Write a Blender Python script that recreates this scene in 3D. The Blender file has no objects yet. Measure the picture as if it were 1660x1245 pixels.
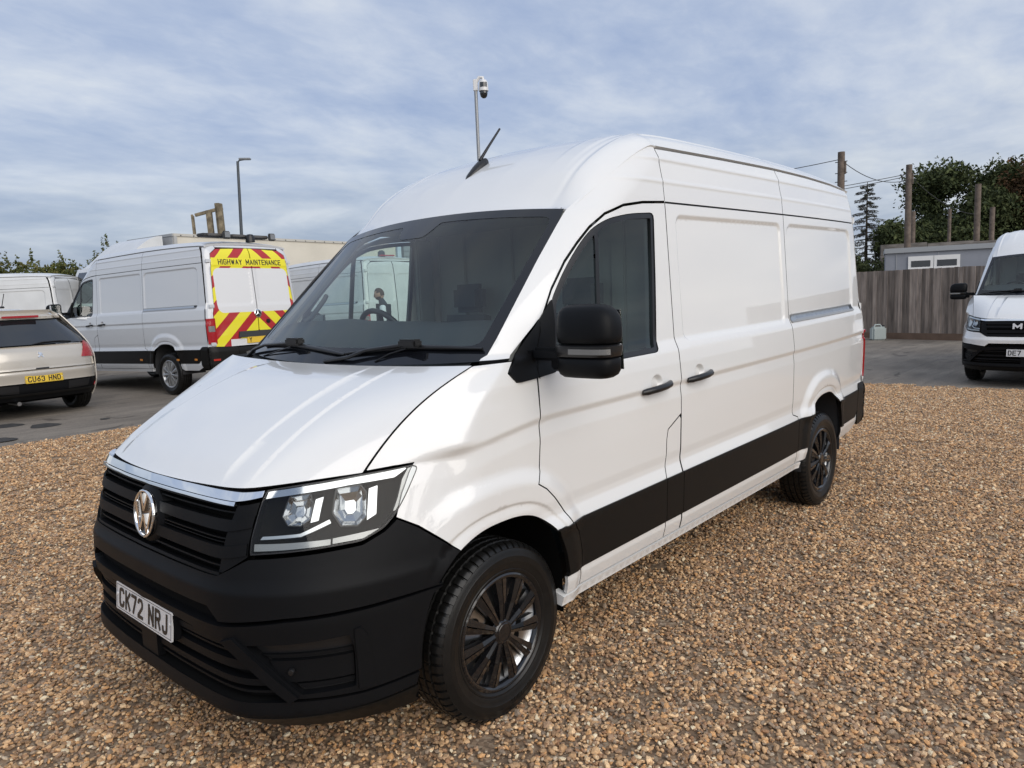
import bpy, bmesh, math, random
import numpy as np
from mathutils import Vector, Matrix, Euler
from mathutils.geometry import delaunay_2d_cdt
random.seed(7); RNG = np.random.default_rng(7)
S = bpy.context.scene; COL = S.collection

# ---------------------------------------------------------------- camera
cam_d = bpy.data.cameras.new('camera'); cam = bpy.data.objects.new('camera', cam_d); COL.objects.link(cam)
S.camera = cam
CAM = np.array([2.03334, 2.8967, 1.70247]); YAW, PITCH, ROLL = -2.40985, 0.11955, -0.04038
cam_d.sensor_fit = 'HORIZONTAL'; cam_d.sensor_width = 36.0; cam_d.lens = 36.0*1183.29/1660.0
cam_d.clip_start = .05; cam_d.clip_end = 3000
F_ = Vector((math.cos(YAW)*math.cos(PITCH), math.sin(YAW)*math.cos(PITCH), -math.sin(PITCH)))
R0 = F_.cross(Vector((0, 0, 1))).normalized(); U0 = R0.cross(F_)
R_ = R0*math.cos(ROLL)+U0*math.sin(ROLL); U_ = U0*math.cos(ROLL)-R0*math.sin(ROLL)
cam.matrix_world = Matrix(((R_.x, U_.x, -F_.x, CAM[0]), (R_.y, U_.y, -F_.y, CAM[1]), (R_.z, U_.z, -F_.z, CAM[2]), (0, 0, 0, 1)))

# ---------------------------------------------------------------- sky, sun, exposure
SUN_AZ, SUN_EL = math.radians(76), math.radians(26)    # azimuth measured from +x towards +y
W = bpy.data.worlds.new('World'); S.world = W; W.use_nodes = True
wt = W.node_tree; wn = wt.nodes; wl = wt.links
for n in list(wn): wn.remove(n)
def wnode(t, **k):
    n = wn.new(t)
    for a, v in k.items(): setattr(n, a, v)
    return n
out = wnode('ShaderNodeOutputWorld'); bg = wnode('ShaderNodeBackground')
sky = wnode('ShaderNodeTexSky'); sky.sky_type = 'NISHITA'; sky.sun_disc = False
sky.sun_elevation = SUN_EL; sky.sun_rotation = math.pi/2-SUN_AZ; sky.dust_density = 2.0; sky.air_density = 1.2
tc = wnode('ShaderNodeTexCoord'); sep = wnode('ShaderNodeSeparateXYZ'); wl.new(tc.outputs['Generated'], sep.inputs[0])
def wmath(op, a, b=None, clamp=False):
    n = wnode('ShaderNodeMath', operation=op, use_clamp=clamp)
    for i, v in enumerate((a, b)):
        if v is None: continue
        if isinstance(v, (int, float)): n.inputs[i].default_value = v
        else: wl.new(v, n.inputs[i])
    return n.outputs[0]
zc = wmath('MAXIMUM', wmath('ADD', sep.outputs[2], 0.17), 0.06)
comb = wnode('ShaderNodeCombineXYZ')
wl.new(wmath('DIVIDE', sep.outputs[0], zc), comb.inputs[0]); wl.new(wmath('DIVIDE', sep.outputs[1], zc), comb.inputs[1])
mp = wnode('ShaderNodeMapping'); wl.new(comb.outputs[0], mp.inputs[0])
mp.inputs['Rotation'].default_value = (0, 0, math.radians(-28)); mp.inputs['Scale'].default_value = (.8, 1.15, 1)
def wnoise(scale, detail, rough, dist=0., src=None):
    n = wnode('ShaderNodeTexNoise'); n.inputs['Scale'].default_value = scale; n.inputs['Detail'].default_value = detail
    n.inputs['Roughness'].default_value = rough; n.inputs['Distortion'].default_value = dist
    wl.new(src or mp.outputs[0], n.inputs['Vector']); return n.outputs['Fac']
big = wnoise(.8, 4, .5, .2); mid = wnoise(2.3, 8, .56, .25); fin = wnoise(8.0, 8, .6, .3)
cl = wmath('ADD', wmath('ADD', wmath('MULTIPLY', big, .75), wmath('MULTIPLY', mid, .6)), wmath('MULTIPLY', fin, .28))
ramp = wnode('ShaderNodeValToRGB'); wl.new(cl, ramp.inputs[0])
el = ramp.color_ramp.elements
el[0].position = .58; el[0].color = (.30, .385, .58, 1)
el[1].position = 1.02; el[1].color = (.66, .70, .76, 1)
e = el.new(.74); e.color = (.41, .485, .645, 1)
e = el.new(.86); e.color = (.525, .585, .705, 1)
# lower sky: darker slate bands, and a brighter bank of cloud close to the horizon
lowb = wnode('ShaderNodeMapping'); wl.new(tc.outputs['Generated'], lowb.inputs[0]); lowb.inputs['Scale'].default_value = (1.6, 1.6, 9)
bank = wnoise(2.2, 7, .55, .4, lowb.outputs[0])
rl = wnode('ShaderNodeValToRGB'); wl.new(bank, rl.inputs[0]); el = rl.color_ramp.elements
el[0].position = .36; el[0].color = (.27, .34, .47, 1); el[1].position = .66; el[1].color = (.74, .77, .80, 1)
e = el.new(.5); e.color = (.44, .50, .60, 1)
mixl = wnode('ShaderNodeMix', data_type='RGBA')
lowf = wnode('ShaderNodeMapRange', interpolation_type='SMOOTHSTEP'); wl.new(sep.outputs[2], lowf.inputs[0])
lowf.inputs[1].default_value = .05; lowf.inputs[2].default_value = .24; lowf.inputs[3].default_value = .85; lowf.inputs[4].default_value = 0
wl.new(lowf.outputs[0], mixl.inputs[0]); wl.new(ramp.outputs[0], mixl.inputs[6]); wl.new(rl.outputs[0], mixl.inputs[7])
skys = wnode('ShaderNodeMix', data_type='RGBA', blend_type='MULTIPLY'); skys.inputs[0].default_value = 1
wl.new(sky.outputs[0], skys.inputs[6]); skys.inputs[7].default_value = (.07, .07, .07, 1)
fin_mix = wnode('ShaderNodeMix', data_type='RGBA'); fin_mix.inputs[0].default_value = .86
wl.new(skys.outputs[2], fin_mix.inputs[6]); wl.new(mixl.outputs[2], fin_mix.inputs[7])
wl.new(fin_mix.outputs[2], bg.inputs[0]); bg.inputs[1].default_value = .70
wl.new(bg.outputs[0], out.inputs[0])
sun_d = bpy.data.lights.new('sun', 'SUN'); sun = bpy.data.objects.new('sun', sun_d); COL.objects.link(sun)
sun_d.energy = 1.5; sun_d.angle = math.radians(66); sun_d.color = (1, .935, .85)
sd = Vector((math.cos(SUN_AZ)*math.cos(SUN_EL), math.sin(SUN_AZ)*math.cos(SUN_EL), math.sin(SUN_EL)))
sun.rotation_euler = sd.to_track_quat('Z', 'Y').to_euler()
vs = S.view_settings; vs.view_transform = 'Standard'; vs.look = 'None'; vs.gamma = 1; vs.use_curve_mapping = False; vs.exposure = 0.74
S.render.engine = 'CYCLES'
S.cycles.max_bounces = 10; S.cycles.transparent_max_bounces = 16

# ---------------------------------------------------------------- materials
def mat(name, col, rough=.5, metal=0., coat=0., coat_r=.03, spec=.5, bump=None, var=None, emit=None, ior=None, rnd=False):
    """bump=(scale, strength, distance); var=(scale, amount, detail) mottles the colour"""
    m = bpy.data.materials.new(name); m.use_nodes = True; nt = m.node_tree; p = nt.nodes['Principled BSDF']
    p.inputs['Base Color'].default_value = (*col, 1); p.inputs['Roughness'].default_value = rough
    p.inputs['Metallic'].default_value = metal; p.inputs['Coat Weight'].default_value = coat
    p.inputs['Coat Roughness'].default_value = coat_r; p.inputs['Specular IOR Level'].default_value = spec
    if bump or var:
        t = nt.nodes.new('ShaderNodeTexCoord')
        class T: outputs = {'Object': t.outputs['Object']}
        if rnd:                                              # shifts the grain from one board to the next
            oi = nt.nodes.new('ShaderNodeObjectInfo'); sc_ = nt.nodes.new('ShaderNodeVectorMath'); sc_.operation = 'MULTIPLY_ADD'
            mpp = nt.nodes.new('ShaderNodeMapping'); mpp.inputs['Scale'].default_value = rnd; nt.links.new(t.outputs['Object'], mpp.inputs[0])
            cx = nt.nodes.new('ShaderNodeCombineXYZ'); [nt.links.new(oi.outputs['Random'], cx.inputs[k]) for k in range(3)]
            nt.links.new(cx.outputs[0], sc_.inputs[0]); sc_.inputs[1].default_value = (37, 91, 53); nt.links.new(mpp.outputs[0], sc_.inputs[2]); T.outputs = {'Object': sc_.outputs[0]}
        t = T
    if bump:
        nz = nt.nodes.new('ShaderNodeTexNoise'); nz.inputs['Scale'].default_value = bump[0]; nz.inputs['Detail'].default_value = 4
        b = nt.nodes.new('ShaderNodeBump'); b.inputs['Strength'].default_value = bump[1]; b.inputs['Distance'].default_value = bump[2]
        nt.links.new(t.outputs['Object'], nz.inputs['Vector']); nt.links.new(nz.outputs['Fac'], b.inputs['Height'])
        nt.links.new(b.outputs[0], p.inputs['Normal'])
    if var:
        nz = nt.nodes.new('ShaderNodeTexNoise'); nz.inputs['Scale'].default_value = var[0]; nz.inputs['Detail'].default_value = var[2] if len(var) > 2 else 5
        r = nt.nodes.new('ShaderNodeMapRange'); r.inputs[1].default_value = .3; r.inputs[2].default_value = .7
        r.inputs[3].default_value = 1-var[1]; r.inputs[4].default_value = 1+var[1]
        mx = nt.nodes.new('ShaderNodeMix'); mx.data_type = 'RGBA'; mx.blend_type = 'MULTIPLY'; mx.inputs[0].default_value = 1
        nt.links.new(t.outputs['Object'], nz.inputs['Vector']); nt.links.new(nz.outputs['Fac'], r.inputs[0])
        mx.inputs[6].default_value = (*col, 1); nt.links.new(r.outputs[0], mx.inputs[7]); nt.links.new(mx.outputs[2], p.inputs['Base Color'])
    if emit:
        p.inputs['Emission Color'].default_value = (*emit[:3], 1); p.inputs['Emission Strength'].default_value = emit[3]
    return m
def glass(name, tint, refl_rough=.0, ior=1.5):
    m = bpy.data.materials.new(name); m.use_nodes = True; nt = m.node_tree
    for n in list(nt.nodes): nt.nodes.remove(n)
    o = nt.nodes.new('ShaderNodeOutputMaterial'); t = nt.nodes.new('ShaderNodeBsdfTransparent'); g = nt.nodes.new('ShaderNodeBsdfGlossy')
    t.inputs[0].default_value = (*tint, 1); g.inputs['Roughness'].default_value = refl_rough
    # Schlick reflectance, the same for light going in and coming out
    ge = nt.nodes.new('ShaderNodeNewGeometry'); dp = nt.nodes.new('ShaderNodeVectorMath'); dp.operation = 'DOT_PRODUCT'
    nt.links.new(ge.outputs['Normal'], dp.inputs[0]); nt.links.new(ge.outputs['Incoming'], dp.inputs[1])
    def mm(op, a, b=None):
        n = nt.nodes.new('ShaderNodeMath'); n.operation = op
        for i, v in enumerate((a, b)):
            if v is None: continue
            if isinstance(v, (int, float)): n.inputs[i].default_value = v
            else: nt.links.new(v, n.inputs[i])
        return n.outputs[0]
    f0 = ((ior-1)/(ior+1))**2
    fr = mm('ADD', mm('MULTIPLY', mm('POWER', mm('SUBTRACT', 1, mm('ABSOLUTE', dp.outputs['Value'])), 5), 1-f0), f0)
    x = nt.nodes.new('ShaderNodeMixShader'); nt.links.new(fr, x.inputs[0]); nt.links.new(t.outputs[0], x.inputs[1]); nt.links.new(g.outputs[0], x.inputs[2])
    nt.links.new(x.outputs[0], o.inputs[0]); return m
M = {}
M['white'] = mat('white_paint', (.80, .80, .785), .30, coat=1., coat_r=.02)
M['white2'] = mat('silver_white_paint', (.60, .635, .67), .30, coat=1., coat_r=.03)
M['plastic'] = mat('grey_black_plastic', (.0042, .0046, .0056), .52, spec=.17, bump=(900, .12, .0004), var=(6, .12))
M['clad'] = mat('black_cladding', (.0070, .0064, .0058), .48, spec=.24, bump=(900, .1, .0004))
M['black'] = mat('black_trim_and_gap_shade', (.010, .010, .011), .35)
M['void'] = mat('black_void', (.004, .004, .004), .9, spec=.1)
M['frit'] = mat('black_screen_border', (.008, .009, .012), .06)
M['chrome'] = mat('chrome', (.86, .87, .88), .06, metal=1.)
M['satin'] = mat('satin_steel', (.55, .56, .57), .28, metal=1.)
M['rail'] = mat('bare_rail', (.42, .42, .41), .42, metal=.8)
M['rubber'] = mat('tyre_rubber', (.0075, .0074, .0072), .36, spec=.36, bump=(60, .15, .002), var=(18, .25))
M['cover'] = mat('gloss_black_cover', (.008, .008, .009), .16, coat=.6)
M['liner'] = mat('wheel_arch_liner', (.030, .031, .034), .8, bump=(150, .4, .002))
M['under'] = mat('underbody', (.012, .012, .012), .9)
M['glass'] = glass('windscreen_glass', (.80, .90, .875), ior=1.75)
M['sideglass'] = glass('side_glass', (.78, .90, .86), ior=1.7)
M['lens'] = glass('lamp_lens', (.93, .95, .95), .02, ior=1.38)
M['red'] = mat('red_lamp', (.36, .008, .014), .12, coat=1.)
M['redrefl'] = mat('red_reflector', (.45, .03, .02), .2, coat=.5)
M['amber'] = mat('amber_lamp', (.55, .22, .04), .2, coat=.5)
M['plate_w'] = mat('white_number_plate', (.68, .68, .68), .35, coat=.4)
M['plate_y'] = mat('yellow_number_plate', (.78, .53, .05), .35, coat=.4)
M['ink'] = mat('plate_black', (.015, .015, .015), .4)
M['dash'] = mat('dashboard_grey', (.030, .033, .035), .6)
M['trim'] = mat('interior_grey', (.24, .25, .24), .75)
M['trimd'] = mat('interior_dark', (.038, .040, .042), .7)
M['ledstrip'] = mat('indicator_lens', (.30, .30, .295), .2, metal=.6, coat=.5)
M['reflector'] = mat('lamp_reflector', (.50, .51, .52), .10, metal=1.)
# ---------------------------------------------------------------- mesh helpers
def tag(o, label=None, cat=None, group=None, kind=None):
    if label: o['label'] = label
    if cat: o['category'] = cat
    if group: o['group'] = group
    if kind: o['kind'] = kind
    return o
def empty(name, loc=(0, 0, 0), rz=0, scale=1):
    o = bpy.data.objects.new(name, None); o.location = loc; o.rotation_euler = (0, 0, rz); o.scale = (scale,)*3
    COL.objects.link(o); return o
def link(name, me, parent=None, m=None):
    o = bpy.data.objects.new(name, me); COL.objects.link(o)
    if parent is not None: o.parent = parent
    if m is not None: me.materials.append(m)
    return o
def from_py(name, V, Fs, m=None, parent=None, smooth=None, normals=None):
    me = bpy.data.meshes.new(name); me.from_pydata([tuple(map(float, v)) for v in V], [], [tuple(map(int, f)) for f in Fs])
    if smooth is not None:
        me.polygons.foreach_set('use_smooth', [True]*len(me.polygons))
        if smooth < 3.1: me.set_sharp_from_angle(angle=smooth)
    me.update()
    return link(name, me, parent, m)

class MB:
    """collects simple shapes into one mesh"""
    def __init__(s): s.V = []; s.F = []
    def add(s, V, Fs):
        n = len(s.V); s.V += [tuple(v) for v in V]; s.F += [tuple(i+n for i in f) for f in Fs]; return s
    def box(s, c, d, R=None, bev=0):
        x, y, z = d[0]/2, d[1]/2, d[2]/2
        if bev <= 0:
            V = [(a*x, b*y, e*z) for a in (-1, 1) for b in (-1, 1) for e in (-1, 1)]
            Fs = [(0, 1, 3, 2), (4, 6, 7, 5), (0, 4, 5, 1), (2, 3, 7, 6), (0, 2, 6, 4), (1, 5, 7, 3)]
        else:
            bm = bmesh.new(); bmesh.ops.create_cube(bm, size=1)
            for v in bm.verts: v.co = Vector((v.co.x*2*x, v.co.y*2*y, v.co.z*2*z))
            bmesh.ops.bevel(bm, geom=bm.edges[:], offset=bev, segments=2, affect='EDGES')
            V = [tuple(v.co) for v in bm.verts]; Fs = [tuple(v.index for v in f.verts) for f in bm.faces]; bm.free()
        if R is not None: V = [tuple(R @ Vector(v)) for v in V]
        return s.add([(v[0]+c[0], v[1]+c[1], v[2]+c[2]) for v in V], Fs)
    def hexa(s, P):
        return s.add(P, [(0, 1, 2, 3), (7, 6, 5, 4), (0, 4, 5, 1), (1, 5, 6, 2), (2, 6, 7, 3), (3, 7, 4, 0)])
    def tube(s, pts, r, n=8, cap=True):
        pts = [Vector(p) for p in pts]; rr = r if isinstance(r, (list, tuple)) else [r]*len(pts)
        V = []; up = None
        for i, p in enumerate(pts):
            t = (pts[min(i+1, len(pts)-1)]-pts[max(i-1, 0)]).normalized()
            if up is None:
                up = Vector((0, 0, 1)) if abs(t.z) < .9 else Vector((1, 0, 0))
            a = t.cross(up).normalized(); b = a.cross(t).normalized(); up = b
            for k in range(n):
                w = 2*math.pi*k/n; V.append(p+a*(math.cos(w)*rr[i])+b*(math.sin(w)*rr[i]))
        Fs = [(i*n+k, i*n+(k+1) % n, (i+1)*n+(k+1) % n, (i+1)*n+k) for i in range(len(pts)-1) for k in range(n)]
        if cap: Fs += [tuple(range(n-1, -1, -1)), tuple(range((len(pts)-1)*n, len(pts)*n))]
        return s.add(V, Fs)
    def lathe(s, prof, n=48, R=None, c=(0, 0, 0), a0=0, a1=2*math.pi):
        """prof: (radius, height along local axis z)"""
        full = abs(a1-a0-2*math.pi) < 1e-6; m = n if full else n+1; V = []
        for k in range(m):
            w = a0+(a1-a0)*k/n
            for r, h in prof: V.append(Vector((r*math.cos(w), r*math.sin(w), h)))
        q = len(prof)
        Fs = [(k*q+i, ((k+1) % m)*q+i, ((k+1) % m)*q+i+1, k*q+i+1) for k in range(n) for i in range(q-1)]
        if R is not None: V = [R @ v for v in V]
        C = Vector(c); return s.add([v+C for v in V], Fs)
    def prism(s, poly, d0, d1, fr=lambda a, b, d: (a, b, d)):
        n = len(poly); V = [fr(a, b, d0) for a, b in poly]+[fr(a, b, d1) for a, b in poly]
        return s.add(V, [tuple(range(n-1, -1, -1)), tuple(range(n, 2*n))]+[(i, (i+1) % n, n+(i+1) % n, n+i) for i in range(n)])
    def build(s, name, m, parent=None, smooth=math.radians(35)):
        return from_py(name, s.V, s.F, m, parent, smooth)

def in_poly(P, poly):
    x, y = P[:, 0], P[:, 1]; r = np.zeros(len(P), bool); n = len(poly); j = n-1
    for i in range(n):
        xi, yi = poly[i]; xj, yj = poly[j]
        c = ((yi > y) != (yj > y)) & (x < (xj-xi)*(y-yi)/((yj-yi) if yj != yi else 1e-12)+xi)
        r ^= c; j = i
    return r
def area2(poly):
    p = np.asarray(poly); q = np.roll(p, -1, 0); return float((p[:, 0]*q[:, 1]-q[:, 0]*p[:, 1]).sum())
def inset(poly, d):
    p = np.asarray(poly, float); sg = 1 if area2(p) > 0 else -1
    a = p-np.roll(p, 1, 0); b = np.roll(p, -1, 0)-p
    a /= np.linalg.norm(a, axis=1)[:, None]+1e-12; b /= np.linalg.norm(b, axis=1)[:, None]+1e-12
    na = np.stack([-a[:, 1], a[:, 0]], 1)*sg; nb = np.stack([-b[:, 1], b[:, 0]], 1)*sg
    m = na+nb; l = (m*m).sum(1); m = m/np.maximum(l, .5)[:, None]*2
    return p+m*d
def resample(poly, h):
    o = []; n = len(poly)
    for i in range(n):
        a = np.array(poly[i], float); b = np.array(poly[(i+1) % n], float); k = max(1, int(math.ceil(np.linalg.norm(b-a)/h)))
        for j in range(k): o.append(a+(b-a)*j/k)
    return np.array(o)
def round_poly(poly, r, seg=5):
    """rounds the corners of a polygon with radius r (one value or one per corner)"""
    p = [np.array(q, float) for q in poly]; n = len(p); o = []
    for i in range(n):
        a, b, c = p[i-1], p[i], p[(i+1) % n]; R = r[i] if isinstance(r, (list, tuple)) else r
        if R <= 0: o.append(b); continue
        u = a-b; v = c-b; lu, lv = np.linalg.norm(u), np.linalg.norm(v); t = min(R, lu*.45, lv*.45); s, e = b+u/lu*t, b+v/lv*t
        for k in range(seg+1):
            w = k/seg; o.append((1-w)**2*s+2*w*(1-w)*b+w*w*e)
    return [tuple(q) for q in o]

def panel(name, surf, poly, m, parent, holes=(), h=(.05, .05), sc=(1, 1), gap=.0025, flange=.016, off=0., extra=None, mirror=False, both=False, rows=None, flange_m=None):
    """cuts a piece with crisp edges out of a surface; sc turns parameters into metres"""
    if both:
        a = panel(name, surf, poly, m, parent, holes, h, sc, gap, flange, off, extra, False, False, rows, flange_m)
        b = panel(name, surf, poly, m, parent, holes, h, sc, gap, flange, off, extra, True, False, rows, flange_m)
        return a, b
    sc = np.array(sc, float); he = min(h)*1.3 if rows is None else .02
    loops = [resample(inset(np.array(poly)*sc, gap), he)]+[resample(inset(np.array(q)*sc, -gap), he) for q in holes]
    L = loops[0]; lo, hi = L.min(0), L.max(0)
    gx = np.arange(lo[0]+h[0]/2, hi[0], h[0]); gy = np.arange(lo[1]+h[1]/2, hi[1], h[1])
    if rows is not None: gy = rows[(rows > lo[1]) & (rows < hi[1])]
    A, B = np.meshgrid(gx, gy)
    if rows is None: A = A+(np.arange(len(gy)) % 2)[:, None]*h[0]*.5
    G = np.stack([A.ravel(), B.ravel()], 1)
    if extra is not None and len(extra): G = np.concatenate([G, np.asarray(extra, float)*sc])
    keep = in_poly(G, L)
    for q in loops[1:]: keep &= ~in_poly(G, q)
    G = G[keep]
    allb = np.concatenate(loops)
    if len(G):
        dm = np.full(len(G), 9.)                             # distance to the outline itself, so that no slivers hug it
        A0 = np.concatenate(loops); B0 = np.concatenate([np.roll(q, -1, 0) for q in loops])
        for k in range(0, len(A0), 48):
            a = A0[None, k:k+48]; d = B0[None, k:k+48]-a; w = np.clip(((G[:, None]-a)*d).sum(2)/((d*d).sum(2)+1e-18), 0, 1)
            dm = np.minimum(dm, np.sqrt(((G[:, None]-a-d*w[..., None])**2).sum(2)).min(1))
        G = G[dm > (.35*min(h) if rows is None else .0042)]
    P2 = np.concatenate([allb, G]); E = []; n0 = 0
    for q in loops:
        E += [(n0+i, n0+(i+1) % len(q)) for i in range(len(q))]; n0 += len(q)
    r = delaunay_2d_cdt([Vector(p) for p in P2], E, [], 0, 1e-7)
    V2 = np.array([tuple(v) for v in r[0]]); Fs = np.array([f for f in r[2] if len(f) == 3], int)
    tri = V2[Fs]; votes = np.zeros(len(Fs), int)                   # a face is kept when most of its inner points lie inside
    for w in ((.337, .331, .332), (.52, .243, .237), (.239, .521, .24), (.241, .238, .521), (.43, .41, .16)):
        c_ = tri[:, 0]*w[0]+tri[:, 1]*w[1]+tri[:, 2]*w[2]; kk_ = in_poly(c_, L)
        for q in loops[1:]: kk_ &= ~in_poly(c_, q)
        votes += kk_
    k = votes >= 3
    ar = np.cross(V2[Fs[:, 1]]-V2[Fs[:, 0]], V2[Fs[:, 2]]-V2[Fs[:, 0]]); k &= np.abs(ar) > 1e-10
    Fs = Fs[k]
    uv = V2/sc; e = .0012
    P = surf(uv[:, 0], uv[:, 1])
    da = surf(uv[:, 0]+e/sc[0], uv[:, 1])-surf(uv[:, 0]-e/sc[0], uv[:, 1])
    db = surf(uv[:, 0], uv[:, 1]+e/sc[1])-surf(uv[:, 0], uv[:, 1]-e/sc[1])
    N = np.cross(da, db); N /= np.linalg.norm(N, axis=1)[:, None]+1e-12
    cen3 = np.array([np.clip(P[:, 0].mean(), -4.2, -.3), 0, 1.15])
    if ((P-cen3)*N).sum() < 0: N = -N
    P = P+N*off
    fn = np.cross(P[Fs[:, 1]]-P[Fs[:, 0]], P[Fs[:, 2]]-P[Fs[:, 0]]); fl = (fn*N[Fs[:, 0]]).sum(1) < 0
    Fs[fl] = Fs[fl][:, ::-1]
    fn = np.cross(P[Fs[:, 1]]-P[Fs[:, 0]], P[Fs[:, 2]]-P[Fs[:, 0]]); fn /= np.linalg.norm(fn, axis=1)[:, None]+1e-12
    ok = (fn[:, None, :]*N[Fs]).sum(2).min(1) > .35                 # slivers standing across the surface are dropped or shaded flat
    V = [P]; FN = [list(f) for f in Fs]; LN = [N[f] if g else N[f] for f, g in zip(Fs, ok)]
    if flange > 0:                                       # return edge all round: boundary edges of the kept faces
        ed = {}
        for f in Fs:
            for i in range(3):
                a, b = f[i], f[(i+1) % 3]; ed[(a, b)] = 1
        bd = [(a, b) for (a, b) in ed if (b, a) not in ed]
        ids = {}; nb = len(P); Q = []
        for a, b in bd:
            for v in (a, b):
                if v not in ids: ids[v] = nb+len(Q); Q += [P[v], P[v]-N[v]*flange]
        V.append(np.array(Q)); PV = np.concatenate(V)
        for a, b in bd:
            f = [ids[b], ids[a], ids[a]+1, ids[b]+1]; w = np.cross(PV[f[1]]-PV[f[0]], PV[f[2]]-PV[f[0]]); w /= np.linalg.norm(w)+1e-12
            FN.append(f); LN.append(np.repeat(w[None], 4, 0))
    PV = np.concatenate(V); PV = rake(PV)
    if mirror:
        PV = PV*np.array([1, -1, 1]); FN = [f[::-1] for f in FN]; LN = [l[::-1]*np.array([1, -1, 1]) for l in LN]
    me = bpy.data.meshes.new(name); me.from_pydata(PV.tolist(), [], [tuple(int(i) for i in f) for f in FN])
    me.polygons.foreach_set('use_smooth', [True]*len(me.polygons))
    me.normals_split_custom_set([tuple(v) for v in np.concatenate(LN)])
    me.update()
    o = link(name, me, parent, m)
    if flange_m is not None:
        me.materials.append(flange_m); me.polygons.foreach_set('material_index', [0]*len(Fs)+[1]*(len(FN)-len(Fs)))  # painted return edges coloured black: shade inside the shut gaps put into colour
    return o

# ---------------------------------------------------------------- stroke lettering
def arcp(cx, cy, rx, ry, a0, a1, n=7):
    return [(cx+rx*math.cos(math.radians(a0+(a1-a0)*k/n)), cy+ry*math.sin(math.radians(a0+(a1-a0)*k/n))) for k in range(n+1)]
GL = {   # strokes in a box 0..1 x 0..1
 'A': [[(0, 0), (.5, 1)], [(.5, 1), (1, 0)], [(.2, .32), (.8, .32)]],
 'C': [[(1, .78)]+arcp(.72, .78, .28, .22, 0, 90, 4)+arcp(.28, .78, .28, .22, 90, 180, 4)+arcp(.28, .22, .28, .22, 180, 270, 4)+arcp(.72, .22, .28, .22, 270, 360, 4)],
 'D': [[(0, 0), (0, 1), (.6, 1)]+arcp(.6, .7, .4, .3, 90, 0, 4)+arcp(.6, .3, .4, .3, 0, -90, 4)+[(0, 0)]],
 'E': [[(1, 1), (0, 1), (0, 0), (1, 0)], [(0, .52), (.85, .52)]],
 'G': [[(1, .78)]+arcp(.72, .78, .28, .22, 0, 90, 4)+arcp(.28, .78, .28, .22, 90, 180, 4)+arcp(.28, .22, .28, .22, 180, 270, 4)+arcp(.72, .22, .28, .22, 270, 360, 4)+[(1, .48), (.55, .48)]],
 'H': [[(0, 0), (0, 1)], [(1, 0), (1, 1)], [(0, .5), (1, .5)]],
 'I': [[(.5, 0), (.5, 1)]],
 'J': [[(.95, 1), (.95, .25)]+arcp(.65, .25, .3, .25, 0, -90, 4)+arcp(.35, .25, .3, .25, -90, -180, 4)],
 'K': [[(0, 0), (0, 1)], [(1, 1), (.05, .42)], [(.32, .6), (1, 0)]],
 'M': [[(0, 0), (0, 1)], [(0, 1), (.5, .3)], [(.5, .3), (1, 1)], [(1, 1), (1, 0)]],
 'N': [[(0, 0), (0, 1)], [(0, 1), (1, 0)], [(1, 0), (1, 1)]],
 'R': [[(0, 0), (0, 1), (.7, 1)]+arcp(.7, .76, .3, .24, 90, -90, 6)+[(0, .52)], [(.55, .52), (1, 0)]],
 'T': [[(0, 1), (1, 1)], [(.5, 1), (.5, 0)]],
 'U': [[(0, 1), (0, .25)]+arcp(.3, .25, .3, .25, 180, 270, 4)+arcp(.7, .25, .3, .25, 270, 360, 4)+[(1, 1)]],
 'V': [[(0, 1), (.5, 0), (1, 1)]],
 'W': [[(0, 1), (.25, 0)], [(.25, 0), (.5, .8)], [(.5, .8), (.75, 0)], [(.75, 0), (1, 1)]],
 'Y': [[(0, 1), (.5, .48)], [(.5, .48), (1, 1)], [(.5, .48), (.5, 0)]],
 '1': [[(.2, .8), (.5, 1), (.5, 0)]],
 '2': [[(0, .76)]+arcp(.3, .76, .3, .24, 180, 90, 4)+arcp(.7, .76, .3, .24, 90, 0, 4)+[(.95, .58), (0, .06), (0, 0), (1, 0)]],
 '3': [arcp(.3, .77, .3, .23, 170, 90, 4)+arcp(.68, .77, .3, .23, 90, -90, 6)+[(.4, .54)]+arcp(.68, .27, .32, .27, 90, -90, 6)+arcp(.3, .26, .3, .26, -90, -170, 4)],
 '5': [[(.95, 1), (.05, 1), (.05, .55), (.6, .6)]+arcp(.6, .3, .38, .3, 90, -90, 6)+[(.1, 0)]],
 '6': [[(.85, 1), (.2, .55)]+arcp(.5, .3, .46, .3, 150, 510, 14)],
 '7': [[(0, 1), (1, 1)], [(1, 1), (.35, 0)]],
 '/': [[(0, 0), (1, 1)]], ' ': [],
}
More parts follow.
